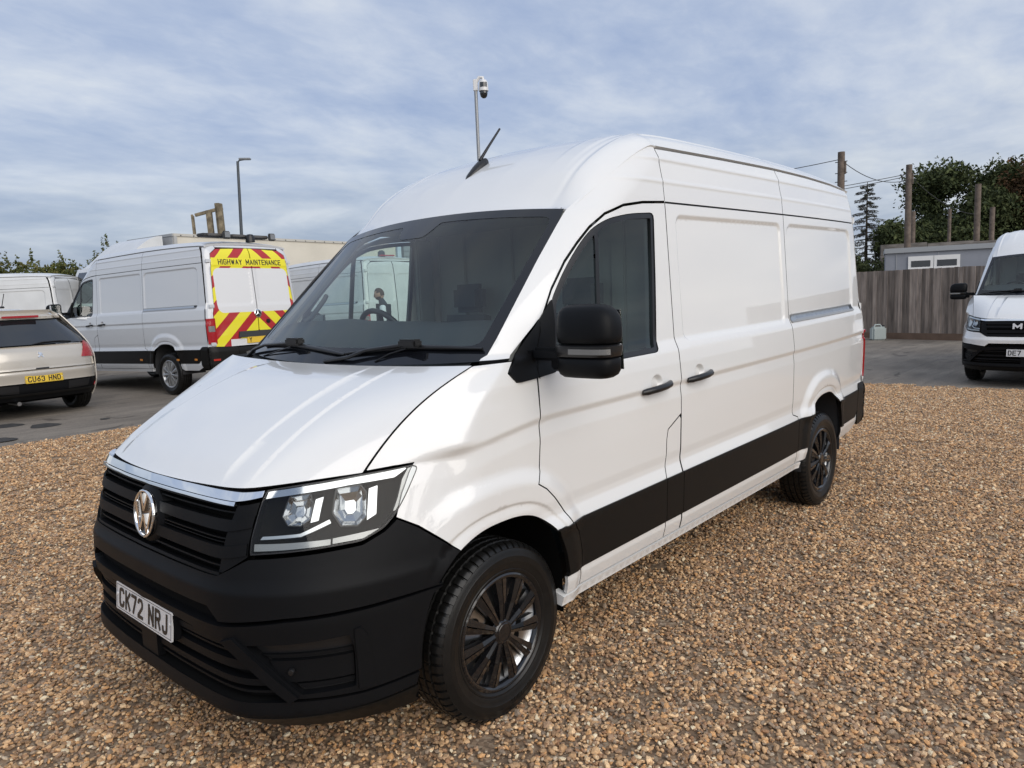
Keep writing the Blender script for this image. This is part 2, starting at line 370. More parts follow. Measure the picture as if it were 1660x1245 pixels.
def ribbon(mb, pts, t, place, d):
    P = np.array(pts, float); n = len(P)
    if n < 2: return
    seg = P[1:]-P[:-1]; k = np.linalg.norm(seg, axis=1) > 1e-6
    P = np.concatenate([P[:1], P[1:][k]]); n = len(P); seg = P[1:]-P[:-1]; seg /= np.linalg.norm(seg, axis=1)[:, None]
    nor = np.stack([-seg[:, 1], seg[:, 0]], 1)
    off = np.zeros((n, 2)); off[0] = nor[0]; off[-1] = nor[-1]
    for i in range(1, n-1):
        m = nor[i-1]+nor[i]; off[i] = m/max(m @ m, .55)*2*.5*1.0 if (m @ m) > 1e-6 else nor[i]
        off[i] = m/max(m @ m/2, .45)
    P[0] -= seg[0]*0; L = P+off*t/2; R = P-off*t/2
    V = [place(x, y, d) for x, y in L]+[place(x, y, d) for x, y in R]+[place(x, y, 0) for x, y in L]+[place(x, y, 0) for x, y in R]
    Fs = []
    for i in range(n-1):
        Fs += [(i, i+1, n+i+1, n+i), (2*n+i, 2*n+i+1, i+1, i), (n+i, n+i+1, 3*n+i+1, 3*n+i)]
    Fs += [(0, n, 3*n, 2*n), (n-1, 2*n-1+0, 4*n-1, 3*n-1)]
    mb.add(V, Fs)
def glyph(ch, x0, w, hgt, t, place, d, y0=0.):
    """one character as a mesh builder; place(x, y, depth) -> point"""
    mb = MB()
    for st in GL[ch]:
        pts = [(x0+t/2+px*(w-t), y0+t/2+py*(hgt-t)) for px, py in st]
        q = [np.array(p) for p in pts]
        if len(q) > 1:                                     # square stroke ends
            a = q[0]-q[1]; q[0] = q[0]+a/(np.linalg.norm(a)+1e-9)*t*.5; b = q[-1]-q[-2]; q[-1] = q[-1]+b/(np.linalg.norm(b)+1e-9)*t*.5
            if abs(a[0]) > 1e-6 and abs(a[1]) > 1e-6 and len(q) == 2:   # diagonals stay inside the letter's height
                q = [np.array((p[0], min(max(p[1], y0+t*.30), y0+hgt-t*.30))) for p in q]
        ribbon(mb, q, t, place, d)
    return mb
def write(text, total_h, cw, gap, space, t, place, d, m, parent, name='letter', anchor='c'):
    adv = []; x = 0
    for ch in text:
        w = space if ch == ' ' else (t*1.05 if ch == 'I' else cw*(1.18 if ch in 'MW' else 1))
        adv.append((ch, x, w)); x += w+gap
    x -= gap; o = -x/2 if anchor == 'c' else 0.
    res = []
    for ch, px, w in adv:
        if ch == ' ': continue
        res.append(glyph(ch, px+o, w, total_h, t, place, d, -total_h/2).build(name, m, parent, None))
    return res
def frame(o, ux, uy):
    o, ux, uy = Vector(o), Vector(ux).normalized(), Vector(uy).normalized(); n = ux.cross(uy)
    return lambda x, y, d: tuple(o+ux*x+uy*y+n*d)
def copy_tree(o, parent=None, mats=None):
    """a copy of a thing with copies of its parts and sub-parts (meshes shared)"""
    c = o.copy(); COL.objects.link(c)
    if parent is not None: c.parent = parent
    for k in ('label', 'category', 'group', 'kind'):
        if k in c and parent is None: del c[k]
    if mats and c.type == 'MESH':
        for i, s in enumerate(c.material_slots):
            if s.material and s.material.name in mats:
                nm = mats[s.material.name]; s.link = 'OBJECT'; s.material = nm
    for ch in o.children: copy_tree(ch, c, mats)
    return c
# ---------------------------------------------------------------- body surfaces of the big white van
# van frame: x forward (front axle x=0), y to the van's left, z up (body z before the slight nose-down rake)
RAKE = math.tan(0.01542)

def smooth_table(zs, ys, lo, hi, sig, n=2400):
    t = np.linspace(lo, hi, n); v = np.interp(t, zs, ys)
    dx = t[1]-t[0]; r = int(3*sig/dx)+1
    k = np.exp(-0.5*((np.arange(-r, r+1)*dx)/sig)**2); k /= k.sum()
    vp = np.concatenate([2*v[0]-v[r:0:-1], v, 2*v[-1]-v[-2:-r-2:-1]])
    return t, np.convolve(vp, k, 'valid')

class Tab:
    def __init__(s, zs, ys, sig=.006):
        zs = np.array(zs, float); o = np.argsort(zs)
        s.t, s.v = smooth_table(zs[o], np.array(ys, float)[o], zs.min(), zs.max(), sig)
    def __call__(s, z): return np.interp(z, s.t, s.v)

def sstep(a, b, x):
    t = np.clip((x-a)/(b-a), 0, 1); return t*t*(3-2*t)

PROF = Tab([.24, .36, .375, .39, .455, .475, .485, .70, .712, .755, .775, .80, .84, 1.0, 1.12, 1.182, 1.207, 1.30, 1.365, 1.395, 1.425, 2.085, 2.16, 2.225, 2.24, 2.255, 2.345, 2.36, 2.375, 2.425, 2.455, 2.52],
           [.96, .975, .982, .986, 1.004, 1.005, 1.004, 1.012, 1.016, 1.004, .998, .9975, 1.003, 1.008, 1.0095, 1.003, 1.0135, 1.005, .998, .986, .972, .931, .925, .918, .921, .914, .896, .900, .892, .868, .858, .81], .0045)
# front wrap (bumper, grille, lamps): rows of (x, y) columns from the middle to the wheel arch
W_Z = np.array([.26, .30, .345, .42, .52, .66, .77, .80, .85, .95, 1.06, 1.13])
W_C = np.array([
 [(.90,0),(.895,.3),(.87,.55),(.81,.69),(.71,.80),(.60,.88),(.48,.93),(.36,.95),(.24,.96),(.12,.965)],
 [(.945,0),(.94,.3),(.915,.56),(.85,.70),(.74,.82),(.61,.905),(.48,.955),(.36,.975),(.24,.985),(.12,.99)],
 [(.995,0),(.99,.3),(.965,.585),(.895,.725),(.78,.845),(.64,.93),(.49,.978),(.36,.993),(.24,1.0),(.12,1.003)],
 [(.985,0),(.98,.3),(.957,.59),(.89,.725),(.78,.845),(.64,.93),(.485,.980),(.36,.997),(.24,1.005),(.12,1.008)],
 [(.985,0),(.98,.3),(.957,.57),(.89,.72),(.78,.842),(.64,.93),(.48,.984),(.35,1.002),(.24,1.01),(.12,1.014)],
 [(.996,0),(.991,.3),(.970,.555),(.90,.715),(.79,.84),(.645,.93),(.48,.984),(.35,1.003),(.24,1.012),(.12,1.016)],
 [(.994,0),(.989,.3),(.967,.55),(.895,.71),(.785,.835),(.64,.925),(.475,.980),(.35,1.0),(.24,1.01),(.12,1.014)],
 [(.978,0),(.971,.3),(.951,.55),(.882,.70),(.772,.826),(.63,.916),(.47,.971),(.35,.993),(.24,1.004),(.12,1.01)],
 [(.958,0),(.955,.3),(.939,.55),(.868,.695),(.757,.815),(.617,.905),(.466,.962),(.35,.986),(.24,.999),(.12,1.006)],
 [(.945,0),(.940,.3),(.917,.56),(.84,.69),(.73,.80),(.59,.885),(.455,.943),(.35,.972),(.24,.99),(.12,1.003)],
 [(.925,0),(.915,.3),(.878,.583),(.79,.69),(.68,.785),(.555,.862),(.44,.918),(.345,.951),(.24,.976),(.12,.996)],
 [(.89,0),(.878,.3),(.835,.585),(.74,.69),(.635,.775),(.525,.842),(.425,.898),(.335,.934),(.24,.963),(.12,.988)]])

def crom(P, t):
    """uniform Catmull-Rom through the rows of P (n, ...) at t in [0, n-1]"""
    n = len(P); t = np.clip(np.asarray(t, float), 0, n-1-1e-9); i = t.astype(int); u = (t-i)[:, None]
    g = lambda k: np.where((k < 0)[:, None], 2*P[0]-P[1], np.where((k > n-1)[:, None], 2*P[-1]-P[-2], P[np.clip(k, 0, n-1)]))
    a, b, c, d = g(i-1), g(i), g(i+1), g(i+2)
    return b+.5*u*((c-a)+u*((2*a-5*b+4*c-d)+u*(3*(b-c)+d-a)))

_sd = np.linspace(0, 9, 361)
W_D = np.array([crom(r, _sd) for r in W_C])                      # levels x 361 x 2
_zz = np.linspace(.26, 1.13, 436)
W_T = np.zeros((436, 361, 2))
for _j in range(361):
    for _k in range(2):
        W_T[:, _j, _k] = smooth_table(W_Z, W_D[:, _j, _k], .26, 1.13, .0055, 436)[1]

def bil(T, u, v):
    u = np.clip(u, 0, T.shape[1]-1.0001); v = np.clip(v, 0, T.shape[0]-1.0001)
    i = u.astype(int); j = v.astype(int); a = (u-i); b = (v-j)
    if T.ndim == 3: a = a[:, None]; b = b[:, None]
    return (T[j, i]*(1-a)+T[j, i+1]*a)*(1-b)+(T[j+1, i]*(1-a)+T[j+1, i+1]*a)*b

def wrap(s, z):
    """front wrap: s = column coordinate 0..9 (mirrored for s<0), z = body height"""
    s = np.asarray(s, float); z = np.asarray(z, float); sg = np.sign(s)+(s == 0)
    q = bil(W_T, np.abs(s)*40, (z-.26)/(1.13-.26)*435)
    return np.stack([q[:, 0], q[:, 1]*sg, z], -1)

_xg = np.linspace(.10, .62, 261)
W_Y = np.array([np.interp(_xg, W_T[j, ::-1, 0], W_T[j, ::-1, 1]) for j in range(436)])   # y as a function of x and z

# bonnet: a 0 (front) .. 1 (rear), b lateral -1..1
HB = np.array([0, .15, .3, .45, .6, .70, .78, .86, .93, 1.0])
HF = np.array([(.905,0,1.088),(.902,.13,1.089),(.895,.26,1.09),(.882,.39,1.092),(.862,.51,1.094),(.842,.585,1.097),(.765,.665,1.104),(.675,.735,1.110),(.595,.787,1.114),(.528,.828,1.116)])
HR = np.array([(.125,0,1.432),(.124,.14,1.432),(.121,.28,1.433),(.116,.42,1.435),(.108,.56,1.438),(.102,.655,1.440),(.096,.73,1.442),(.088,.805,1.444),(.078,.87,1.446),(.062,.932,1.447)])
HFt = [Tab(np.concatenate([-HB[:0:-1], HB]), np.concatenate([s*HF[:0:-1, k], HF[:, k]]), .03) for k, s in ((0, 1), (1, -1), (2, 1))]
HRt = [Tab(np.concatenate([-HB[:0:-1], HB]), np.concatenate([s*HR[:0:-1, k], HR[:, k]]), .03) for k, s in ((0, 1), (1, -1), (2, 1))]
def hood(a, b):
    a = np.asarray(a, float); b = np.asarray(b, float)
    P = np.stack([(1-a)*HFt[k](b)+a*HRt[k](b) for k in range(3)], -1)
    bul = (1-(1-np.clip(a, 0, 1))**2.6)*(1-np.clip(a, 0, 1)**1.6)
    P[:, 2] += .085*bul
    ab = np.abs(b); c = .60+.10*(1-np.clip(a, 0, 1))             # line of the dome crease
    fade = sstep(1.02, .75, a)*sstep(-.02, .12, a)
    P[:, 2] += (.016*sstep(c, c-.02, ab)*.55+.012*sstep(c-.17, c-.19, ab)*.6)*fade
    return P

_ha = np.linspace(0, 1, 41); _he = hood(_ha, np.ones(41))          # edge between bonnet and wings
EDGE_X = Tab(np.concatenate([[1.00], _he[:, 2], [1.4545, 1.539, 1.697, 1.851, 1.998, 2.075, 2.12, 2.18, 2.27, 2.353, 2.40, 2.429, 2.52]]),
             np.concatenate([[.60], _he[:, 0], [-.03, -.125, -.287, -.445, -.605, -.69, -.765, -.86, -1.0, -1.156, -1.254, -1.335, -1.6]]), .006)
EDGE_Y = Tab(np.concatenate([[1.00], _he[:, 2], [1.4545, 1.6, 1.8, 2.0, 2.075, 2.18, 2.27, 2.40, 2.52]]),
             np.concatenate([[.80], _he[:, 1]+.001, [.903, .884, .859, .834, .826, .843, .853, .862, .862]]), .006)

def arch(x, z, cx, cz, rx, rz, e=2.5):
    return (np.abs((x-cx)/rx)**e+np.abs((z-cz)/rz)**e)**(1/e)
FA = (.035, .36, .412, .478); RA = (-3.63, .36, .405, .462)

def rr_in(x, z, x0, x1, z0, z1, r):
    """signed distance into a rounded rectangle (positive inside)"""
    cx, cz = (x0+x1)/2, (z0+z1)/2
    qx = np.abs(x-cx)-(x1-x0)/2+r; qz = np.abs(z-cz)-(z1-z0)/2+r
    return -(np.hypot(np.maximum(qx, 0), np.maximum(qz, 0))+np.minimum(np.maximum(qx, qz), 0)-r)
RECESS = [(-2.925, -1.50, 1.40, 2.075, .06), (-4.56, -3.02, 1.40, 2.075, .10)]

def side_y(x, z):
    x = np.asarray(x, float); z = np.asarray(z, float)
    zp = z+.060*sstep(-.35, .40, x)*sstep(.95, 1.08, z)*sstep(1.42, 1.28, z)   # the waist crease runs down to the lamp
    y = PROF(zp)
    fr = sstep(.30, -.25, x)                                     # creases fade out towards the nose
    t = np.clip((-x-2.4)/2.4, 0, 1); y = y-.078*t**2.2
    ex = EDGE_X(z); ey = EDGE_Y(z); d = np.maximum(ex-x, -.02)
    D = np.where(z < 1.44, np.interp(z, [1.10, 1.42], [.29, .18]), .27)
    k = np.clip(1-d/D, 0, 1.08)
    kk = 1-d/D; m = np.where(z < 1.44, .5*(kk+np.sqrt(kk*kk+.012))*sstep(-1.1, -.35, kk), k**2)   # flat wing top with a soft crease
    y2 = y-(y-ey)*m
    wy = bil(W_Y, (x-.10)/.52*260, (z-.26)/.87*435)
    b = sstep(.08, .26, x)*sstep(1.185, 1.115, z)*np.where(z > 1.05, sstep(.0, .10, d), 1.)
    y = np.where(z < 1.0, y, y2)*(1-b)+wy*b
    for (cx, cz, rx, rz) in (FA, RA):                            # flares round the wheel openings
        q = arch(x, z, cx, cz, rx, rz)
        g = (.024*sstep(1.42, 1.24, q)-.010*sstep(1.13, 1.09, q)+.006*sstep(1.10, 1.02, q))*sstep(.66, .76, z)
        g = g+.018*sstep(1.30, 1.12, q)*sstep(.78, .70, z)
        if cx > -1: g = g*sstep(.46, .22, x)
        y = y+g
    for (x0, x1, z0, z1, r) in RECESS:
        y = y-.013*sstep(-.004, .026, rr_in(x, z, x0, x1, z0, z1, r))
    return y

def side(x, z):
    return np.stack([x, side_y(x, z), z], -1)

# roof
ROOF_C = Tab([-4.95, -4.86, -4.78, -4.70, -4.55, -4.2, -3.6, -3.0, -2.2, -1.8, -1.6, -1.45, -1.32, -1.20, -1.10, -1.0, -.91, -.84, -.77, -.70, -.64, -.58],
             [2.28, 2.38, 2.44, 2.475, 2.508, 2.535, 2.56, 2.57, 2.575, 2.572, 2.565, 2.552, 2.530, 2.497, 2.460, 2.412, 2.357, 2.305, 2.247, 2.188, 2.140, 2.092], .03)
ROOF_D = Tab([-.1, 0, .3, .55, .72, .76, .80, .83, .862, .90], [.001, 0, .007, .022, .039, .045, .060, .080, .113, .155], .012)
def roof_z0(x, y):
    a = np.abs(y)
    z = ROOF_C(x)-ROOF_D(a)*(1+.40*sstep(-1.35, -.75, x))
    z = z+.008*np.exp(-((a-.765)/.012)**2)*sstep(-4.7, -4.5, x)-.006*np.exp(-((a-.735)/.016)**2)*sstep(-4.7, -4.5, x)
    rib = sstep(-.80, -1.15, x)*sstep(-4.6, -4.4, x)
    z = z+.007*rib*(sstep(.545, .575, a)*sstep(.69, .66, a))+.007*rib*(sstep(.16, .19, a)*sstep(.40, .37, a))*sstep(-1.5, -1.8, x)
    return z
def side_top(x): return np.interp(x, [-4.8, -4.6, -4.2, -3.6, X_D0, -2.2, X_B0], [2.395, 2.418, 2.438, 2.450, 2.453, 2.446, 2.433])
X_B0, X_D0 = -1.402, -2.985
_zs = np.linspace(2.06, 2.44, 200); _ex = EDGE_X(_zs); _o = np.argsort(_ex)
def roof_half(x): return np.where(x > X_B0, np.interp(x, _ex[_o], EDGE_Y(_zs)[_o]), side_y(np.asarray(x, float), side_top(x)))
_rx = np.linspace(-4.8, -.55, 400)
_rt = np.where(_rx > X_B0, np.interp(_rx, _ex[_o], _zs[_o]), side_top(_rx))
_rt = np.where(_rx > -.69, 2.075+(_rx+.69)*.75, _rt)
_rh = roof_half(_rx); _rc = smooth_table(_rx, _rt-roof_z0(_rx, _rh), -4.8, -.55, .02, 400)[1]
def roof_z(x, y):
    x = np.asarray(x, float); h = np.interp(x, _rx, _rh); w = np.clip(np.abs(y)/h, 0, 1.1)
    z = roof_z0(x, y)+np.interp(x, _rx, _rc)*w**7
    b = np.clip(np.abs(y)/.822, 0, 1.05); d = np.maximum(-.622-.088*b**2.3-x, 0)
    return z+np.interp(b, _fb, _fc)*sstep(.22, -.03, d)
_fb = np.array([0.]); _fc = np.array([0.])
_b = np.linspace(0, 1.05, 60); _xe = -.622-.088*_b**2.3
_c = 2.124-.042*_b**2.2-roof_z(_xe, .822*_b)
_fb = _b; _fc = _c/.95
def roof(x, y): return np.stack([x, y, roof_z(x, y)], -1)

# windscreen: a 0 (base) .. 1 (top), b -1..1
def screen(a, b):
    a = np.asarray(a, float); b = np.asarray(b, float); ab = np.abs(b)
    x0 = .120-.155*ab**2.3; x1 = -.618-.088*ab**2.3
    y0 = .902*b; y1 = .824*b
    z0 = 1.425+.022*ab**2; z1 = 2.128-.040*ab**2.2
    P = np.stack([(1-a)*x0+a*x1, (1-a)*y0+a*y1, (1-a)*z0+a*z1], -1)
    bu = .020*4*np.clip(a, 0, 1)*(1-np.clip(a, 0, 1))*(1-ab**2)
    P[:, 0] += bu*.7; P[:, 2] += bu*.7
    return P

# rear face: y, z -> x
REAR_Z = Tab([.25, .45, .70, .72, 1.2, 1.40, 2.1, 2.30, 2.42, 2.5], [-4.86, -4.90, -4.90, -4.875, -4.870, -4.862, -4.80, -4.765, -4.70, -4.60], .02)
def rear_x(y, z):
    a = np.abs(y); w = side_y(np.full_like(z, -4.70), np.clip(z, .3, 2.42))
    e = np.clip((a-(w-.14))/.14, 0, 1)
    x = REAR_Z(z)+.03*(a/.9)**2+.085*(1-np.sqrt(np.clip(1-e**2, .02, 1)))
    x = x+.010*sstep(-.004, .03, np.maximum(rr_in(y, z, -.80, -.05, 1.42, 2.08, .08), rr_in(y, z, .05, .80, 1.42, 2.08, .08)))
    return x
def rear(y, z): return np.stack([rear_x(y, z), y, z], -1)

def rake(P):
    P = np.array(P, float); P[..., 2] -= P[..., 0]*RAKE; return P

def adapt_rows(T, lo, hi, c=.0011, smin=.0026, smax=.032):
    """parameter rows that crowd where a profile bends"""
    z = np.linspace(lo, hi, 4000); d2 = np.abs(np.gradient(np.gradient(T(z), z), z)); k = np.convolve(d2, np.ones(31)/31, 'same')
    st = np.clip(np.sqrt(c*.02/np.maximum(k, 1e-6)), smin, smax); n = np.cumsum(1/st)*(z[1]-z[0])
    return np.interp(np.arange(1, int(n[-1])), n, z)
ZROWS = adapt_rows(PROF, .27, 2.50)
_yr = adapt_rows(lambda y: roof_z0(np.full_like(y, -2.2), y), .0, .90, smax=.045); YROWS = np.concatenate([-_yr[::-1], _yr])
# ---------------------------------------------------------------- the big panel van
WROWS = np.unique(np.round(np.concatenate([ZROWS, np.arange(1.0, 1.46, .014)]), 4)); WROWS = WROWS[np.concatenate([[True], np.diff(WROWS) > .0022])]
def flare(x, z, cx, cz, rx, rz):
    q = arch(x, z, cx, cz, rx, rz)
    g = (.024*sstep(1.42, 1.24, q)-.010*sstep(1.13, 1.09, q)+.006*sstep(1.10, 1.02, q))*sstep(.66, .76, z)
    g = g+.018*sstep(1.30, 1.12, q)*sstep(.78, .70, z)
    if cx > -1: g = g*sstep(.46, .22, x)
    return g
def wrapf(s, z):
    P = wrap(s, z); g = flare(P[:, 0], P[:, 2], *FA)*(P[:, 0] < .5)
    P[:, 1] += np.sign(P[:, 1])*g; return P
def s_at(x, z):
    j = int(np.clip((z-.26)/.87*435, 0, 435)); r = W_T[j, ::-1, 0]
    return float(np.interp(x, r, np.linspace(9, 0, 361)))
def arch_pts(A, z0, z1, n=28, grow=1.0):
    """opening contour from the rear foot (z0) over the top to the front foot (z1)"""
    cx, cz, rx, rz = A; rx *= grow; rz *= grow; e = 2/2.5
    def w_at(z, side):
        k = max(-1, min(1, (z-cz)/rz)); a = math.asin(abs(k)**(1/e)*(1 if k >= 0 else -1)); return math.pi-a if side < 0 else a
    w0, w1 = w_at(z0, -1), w_at(z1, 1); o = []
    for k in range(n+1):
        w = w0+(w1-w0)*k/n; c, s = math.cos(w), math.sin(w)
        o.append((cx+rx*abs(c)**e*(1 if c >= 0 else -1), cz+rz*abs(s)**e*(1 if s >= 0 else -1)))
    return o
def arch_rings(A):
    o = []
    for g in (1.012, 1.03, 1.05, 1.07, 1.09, 1.11, 1.13, 1.16, 1.2, 1.24, 1.27, 1.30, 1.33, 1.36, 1.40, 1.44):
        o += arch_pts(A, .40, .40, 90, g)
    return o
def recess_rings():
    o = []
    for (x0, x1, z0, z1, r) in RECESS:
        for d in (-.012, -.004, .006, .016, .026, .034):
            o += [tuple(p) for p in resample(round_poly([(x0+d, z0+d), (x1-d, z0+d), (x1-d, z1-d), (x0+d, z1-d)], max(.01, r-d), 6), .03)]
    return o
CUPS = [(-1.158, 1.222), (-1.607, 1.226)]
def side2(x, z):
    P = side(x, z)
    for cx, cz in CUPS:
        q = np.hypot((x-cx)/.058, (z-cz)/.046); P[:, 1] -= .024*sstep(1.0, .55, q)
    return P
def cup_pts():
    o = []
    for cx, cz in CUPS:
        for r in (.2, .4, .55, .65, .75, .85, .93, 1.0, 1.08):
            o += [(cx+.058*r*math.cos(a), cz+.046*r*math.sin(a)) for a in np.linspace(0, 2*math.pi, 26)[:-1]]
    return o
FINE = (.05, .0105)
X_B, X_D = X_B0, X_D0
def rear_end(z): return float(REAR_Z(z))+.118

def make_wheel(parent, x, y, side, cover_m, steer=0.):
    """wheel with its axle along y; side +1 = outer face towards +y"""
    def R3(v): return v
    ax = Matrix.Rotation(-math.pi/2*side, 3, 'X')                 # local z -> +-y
    rot = Matrix.Rotation(steer, 3, 'Z') @ ax
    c = (x, y, 0)
    rim = MB()
    rim.lathe([(.0, .045), (.075, .047), (.085, .060), (.105, .062), (.165, .050), (.205, .058), (.220, .072), (.226, .086), (.238, .088), (.234, .060), (.20, -.05), (.232, -.095)], 48, rot, c)
    w = rim.build('wheel', M['satin'], parent)
    # dark hand holes in the steel wheel
    for k in range(10):
        h = MB(); a = 2*math.pi*k/10+.1; o = rot @ Vector((.135*math.cos(a), .135*math.sin(a), .058))
        h.lathe([(.0, .0015), (.019, .001), (.021, -.006)], 12, rot, (c[0]+o.x, c[1]+o.y, c[2]+o.z)); h.build('hand_hole', M['void'], w)
    # tyre
    N = 240; prof = [(.228, -.092), (.244, -.100), (.272, -.110), (.30, -.113), (.325, -.110), (.343, -.102), (.353, -.094), (.359, -.085), (.3615, -.072),
            (.3625, -.066), (.354, -.063), (.354, -.056), (.3635, -.053), (.364, -.028), (.355, -.025), (.355, -.017), (.364, -.014), (.364, .014), (.355, .017), (.355, .025), (.364, .028), (.3635, .053), (.354, .056), (.354, .063),
            (.3625, .066), (.3615, .072), (.359, .085), (.353, .094), (.343, .1025), (.3405, .1045), (.338, .1035), (.325, .110), (.312, .1122), (.310, .1134), (.300, .1138), (.288, .1136), (.286, .1124), (.272, .110), (.257, .104), (.255, .106), (.249, .105), (.243, .100), (.228, .092)]
    V = []
    for k in range(N):
        a = 2*math.pi*(k//4+(0, .02, .70, .74)[k % 4])/(N/4); low = k % 4 in (3, 0)
        for (r, hh) in prof:
            ah = abs(hh)
            if r > .342 and ah > .064: r -= .009 if low else 0
            elif r > .360 and ah < .060: r -= .004 if (k % 4 in (3, 0) and (k//4) % 2 == 0) else 0
            V.append(rot @ Vector((r*math.cos(a), r*math.sin(a), hh))+Vector(c))
    q = len(prof); Fs = [(k*q+i, ((k+1) % N)*q+i, ((k+1) % N)*q+i+1, k*q+i+1) for k in range(N) for i in range(q-1)]
    ty = from_py('tyre', V, Fs, M['rubber'], w, math.radians(28))
    # raised size lettering on the sidewall
    txt = MB(); word = '225/75R16'; a = math.radians(118)
    for ch in word:
        def place(px, py, d, a=a):
            w2 = a-px/.304; r = .297+py; hh = .1125+d; return tuple(rot @ Vector((r*math.cos(w2)*1, r*math.sin(w2)*side, hh))+Vector(c))
        g = glyph(ch, 0, .011, .021, .0032, place, .0022, -.0105); txt.add(g.V, g.F); a -= .0155/.304
    if cover_m == 'cover': txt.build('sidewall_lettering', M['rubber'], w, None)
    # wheel cover: twin-rib spokes, ring and cap
    cv = MB()
    if cover_m == 'cover':
        cv.lathe([(.212, .078), (.217, .094), (.224, .1005), (.232, .1025), (.239, .099), (.241, .090), (.236, .08)], 64, rot, c)
        cv.lathe([(0, .105), (.030, .1045), (.044, .102), (.050, .096), (.052, .080)], 32, rot, c)
        cv.lathe([(.034, .1055), (.0365, .1062), (.039, .1045)], 32, rot, c)
        for k in range(11):
            a0 = 2*math.pi*k/11+.12
            for sgn in (-1, 1):
                P = []
                for r, w0, w1, top in ((.040, .0012, .0115, .0995), (.12, .0018, .0190, .1030), (.219, .0030, .0320, .0985)):
                    P.append((r, w0*sgn, w1*sgn, top))
                for (ra, a1, a2, ta), (rb, b1, b2, tb) in zip(P[:-1], P[1:]):
                    loc = [(ra, a1, ta), (ra, a2, ta-.005), (rb, b2, tb-.007), (rb, b1, tb), (ra, a1, ta-.03), (ra, a2, ta-.03), (rb, b2, tb-.03), (rb, b1, tb-.03)]
                    co, si = math.cos(a0), math.sin(a0)
                    cv.hexa([tuple(rot @ Vector((r*co-t*si, r*si+t*co, hh))+Vector(c)) for r, t, hh in loc])
    else:
        cv.lathe([(0, .104), (.04, .102), (.07, .096), (.12, .099), (.20, .097), (.222, .100), (.238, .096), (.239, .085)], 64, rot, c)
        for k in range(9):
            a0 = 2*math.pi*k/9; co, si = math.cos(a0), math.sin(a0)
            loc = [(.07, -.012, .104), (.07, .012, .104), (.218, .028, .106), (.218, -.028, .106), (.07, -.012, .09), (.07, .012, .09), (.218, .028, .09), (.218, -.028, .09)]
            cv.hexa([tuple(rot @ Vector((r*co-t*si, r*si+t*co, hh))+Vector(c)) for r, t, hh in loc])
    cv.build('wheel_cover', M[cover_m], w, math.radians(30))
    return w

def number_plate(parent, o, ux, uy, text, m, w=.52, h=.111):
    fr = frame(o, ux, uy); b = MB()
    b.prism(round_poly([(-w/2, -h/2), (w/2, -h/2), (w/2, h/2), (-w/2, h/2)], .008, 3), -.006, 0, fr)
    p = b.build('number_plate', M[m], parent, None)
    write(text, .079, .050, .0105, .028, .0135, fr, .0016, M['ink'], p, 'character')
    e = MB()                                                     # thin black key line round the edge, two fixing caps
    for x0, y0, x1, y1 in ((-w/2+.007, -h/2+.007, w/2-.007, -h/2+.0088), (-w/2+.007, h/2-.0088, w/2-.007, h/2-.007), (-w/2+.007, -h/2+.0088, -w/2+.0088, h/2-.0088), (w/2-.0088, -h/2+.0088, w/2-.007, h/2-.0088)):
        e.prism([(x0, y0), (x1, y0), (x1, y1), (x0, y1)], 0, .0008, fr)
    e.build('border', M['ink'], p, None)
    for sx in (-1, 1):
        s = MB(); s.prism([(sx*(w/2-.016)+.006*math.cos(a), .008+.006*math.sin(a)) for a in np.linspace(0, 2*math.pi, 11)[:-1]], .0, .004, fr); s.build('screw_cap', M['plate_w'], p)
    return p

def extrude_path(mb, surf, pts, r, off, n=8):
    """tube that follows points (a, b) on a surface at a height above it"""
    A = np.array(pts, float); e = .004
    P = surf(A[:, 0], A[:, 1]); N = np.cross(surf(A[:, 0]+e, A[:, 1])-surf(A[:, 0]-e, A[:, 1]), surf(A[:, 0], A[:, 1]+e)-surf(A[:, 0], A[:, 1]-e))
    N /= np.linalg.norm(N, axis=1)[:, None]; N[N[:, 2] < 0] *= -1
    mb.tube([tuple(q) for q in rake(P+N*np.array(off)[:, None] if np.ndim(off) else P+N*off)], r, n)

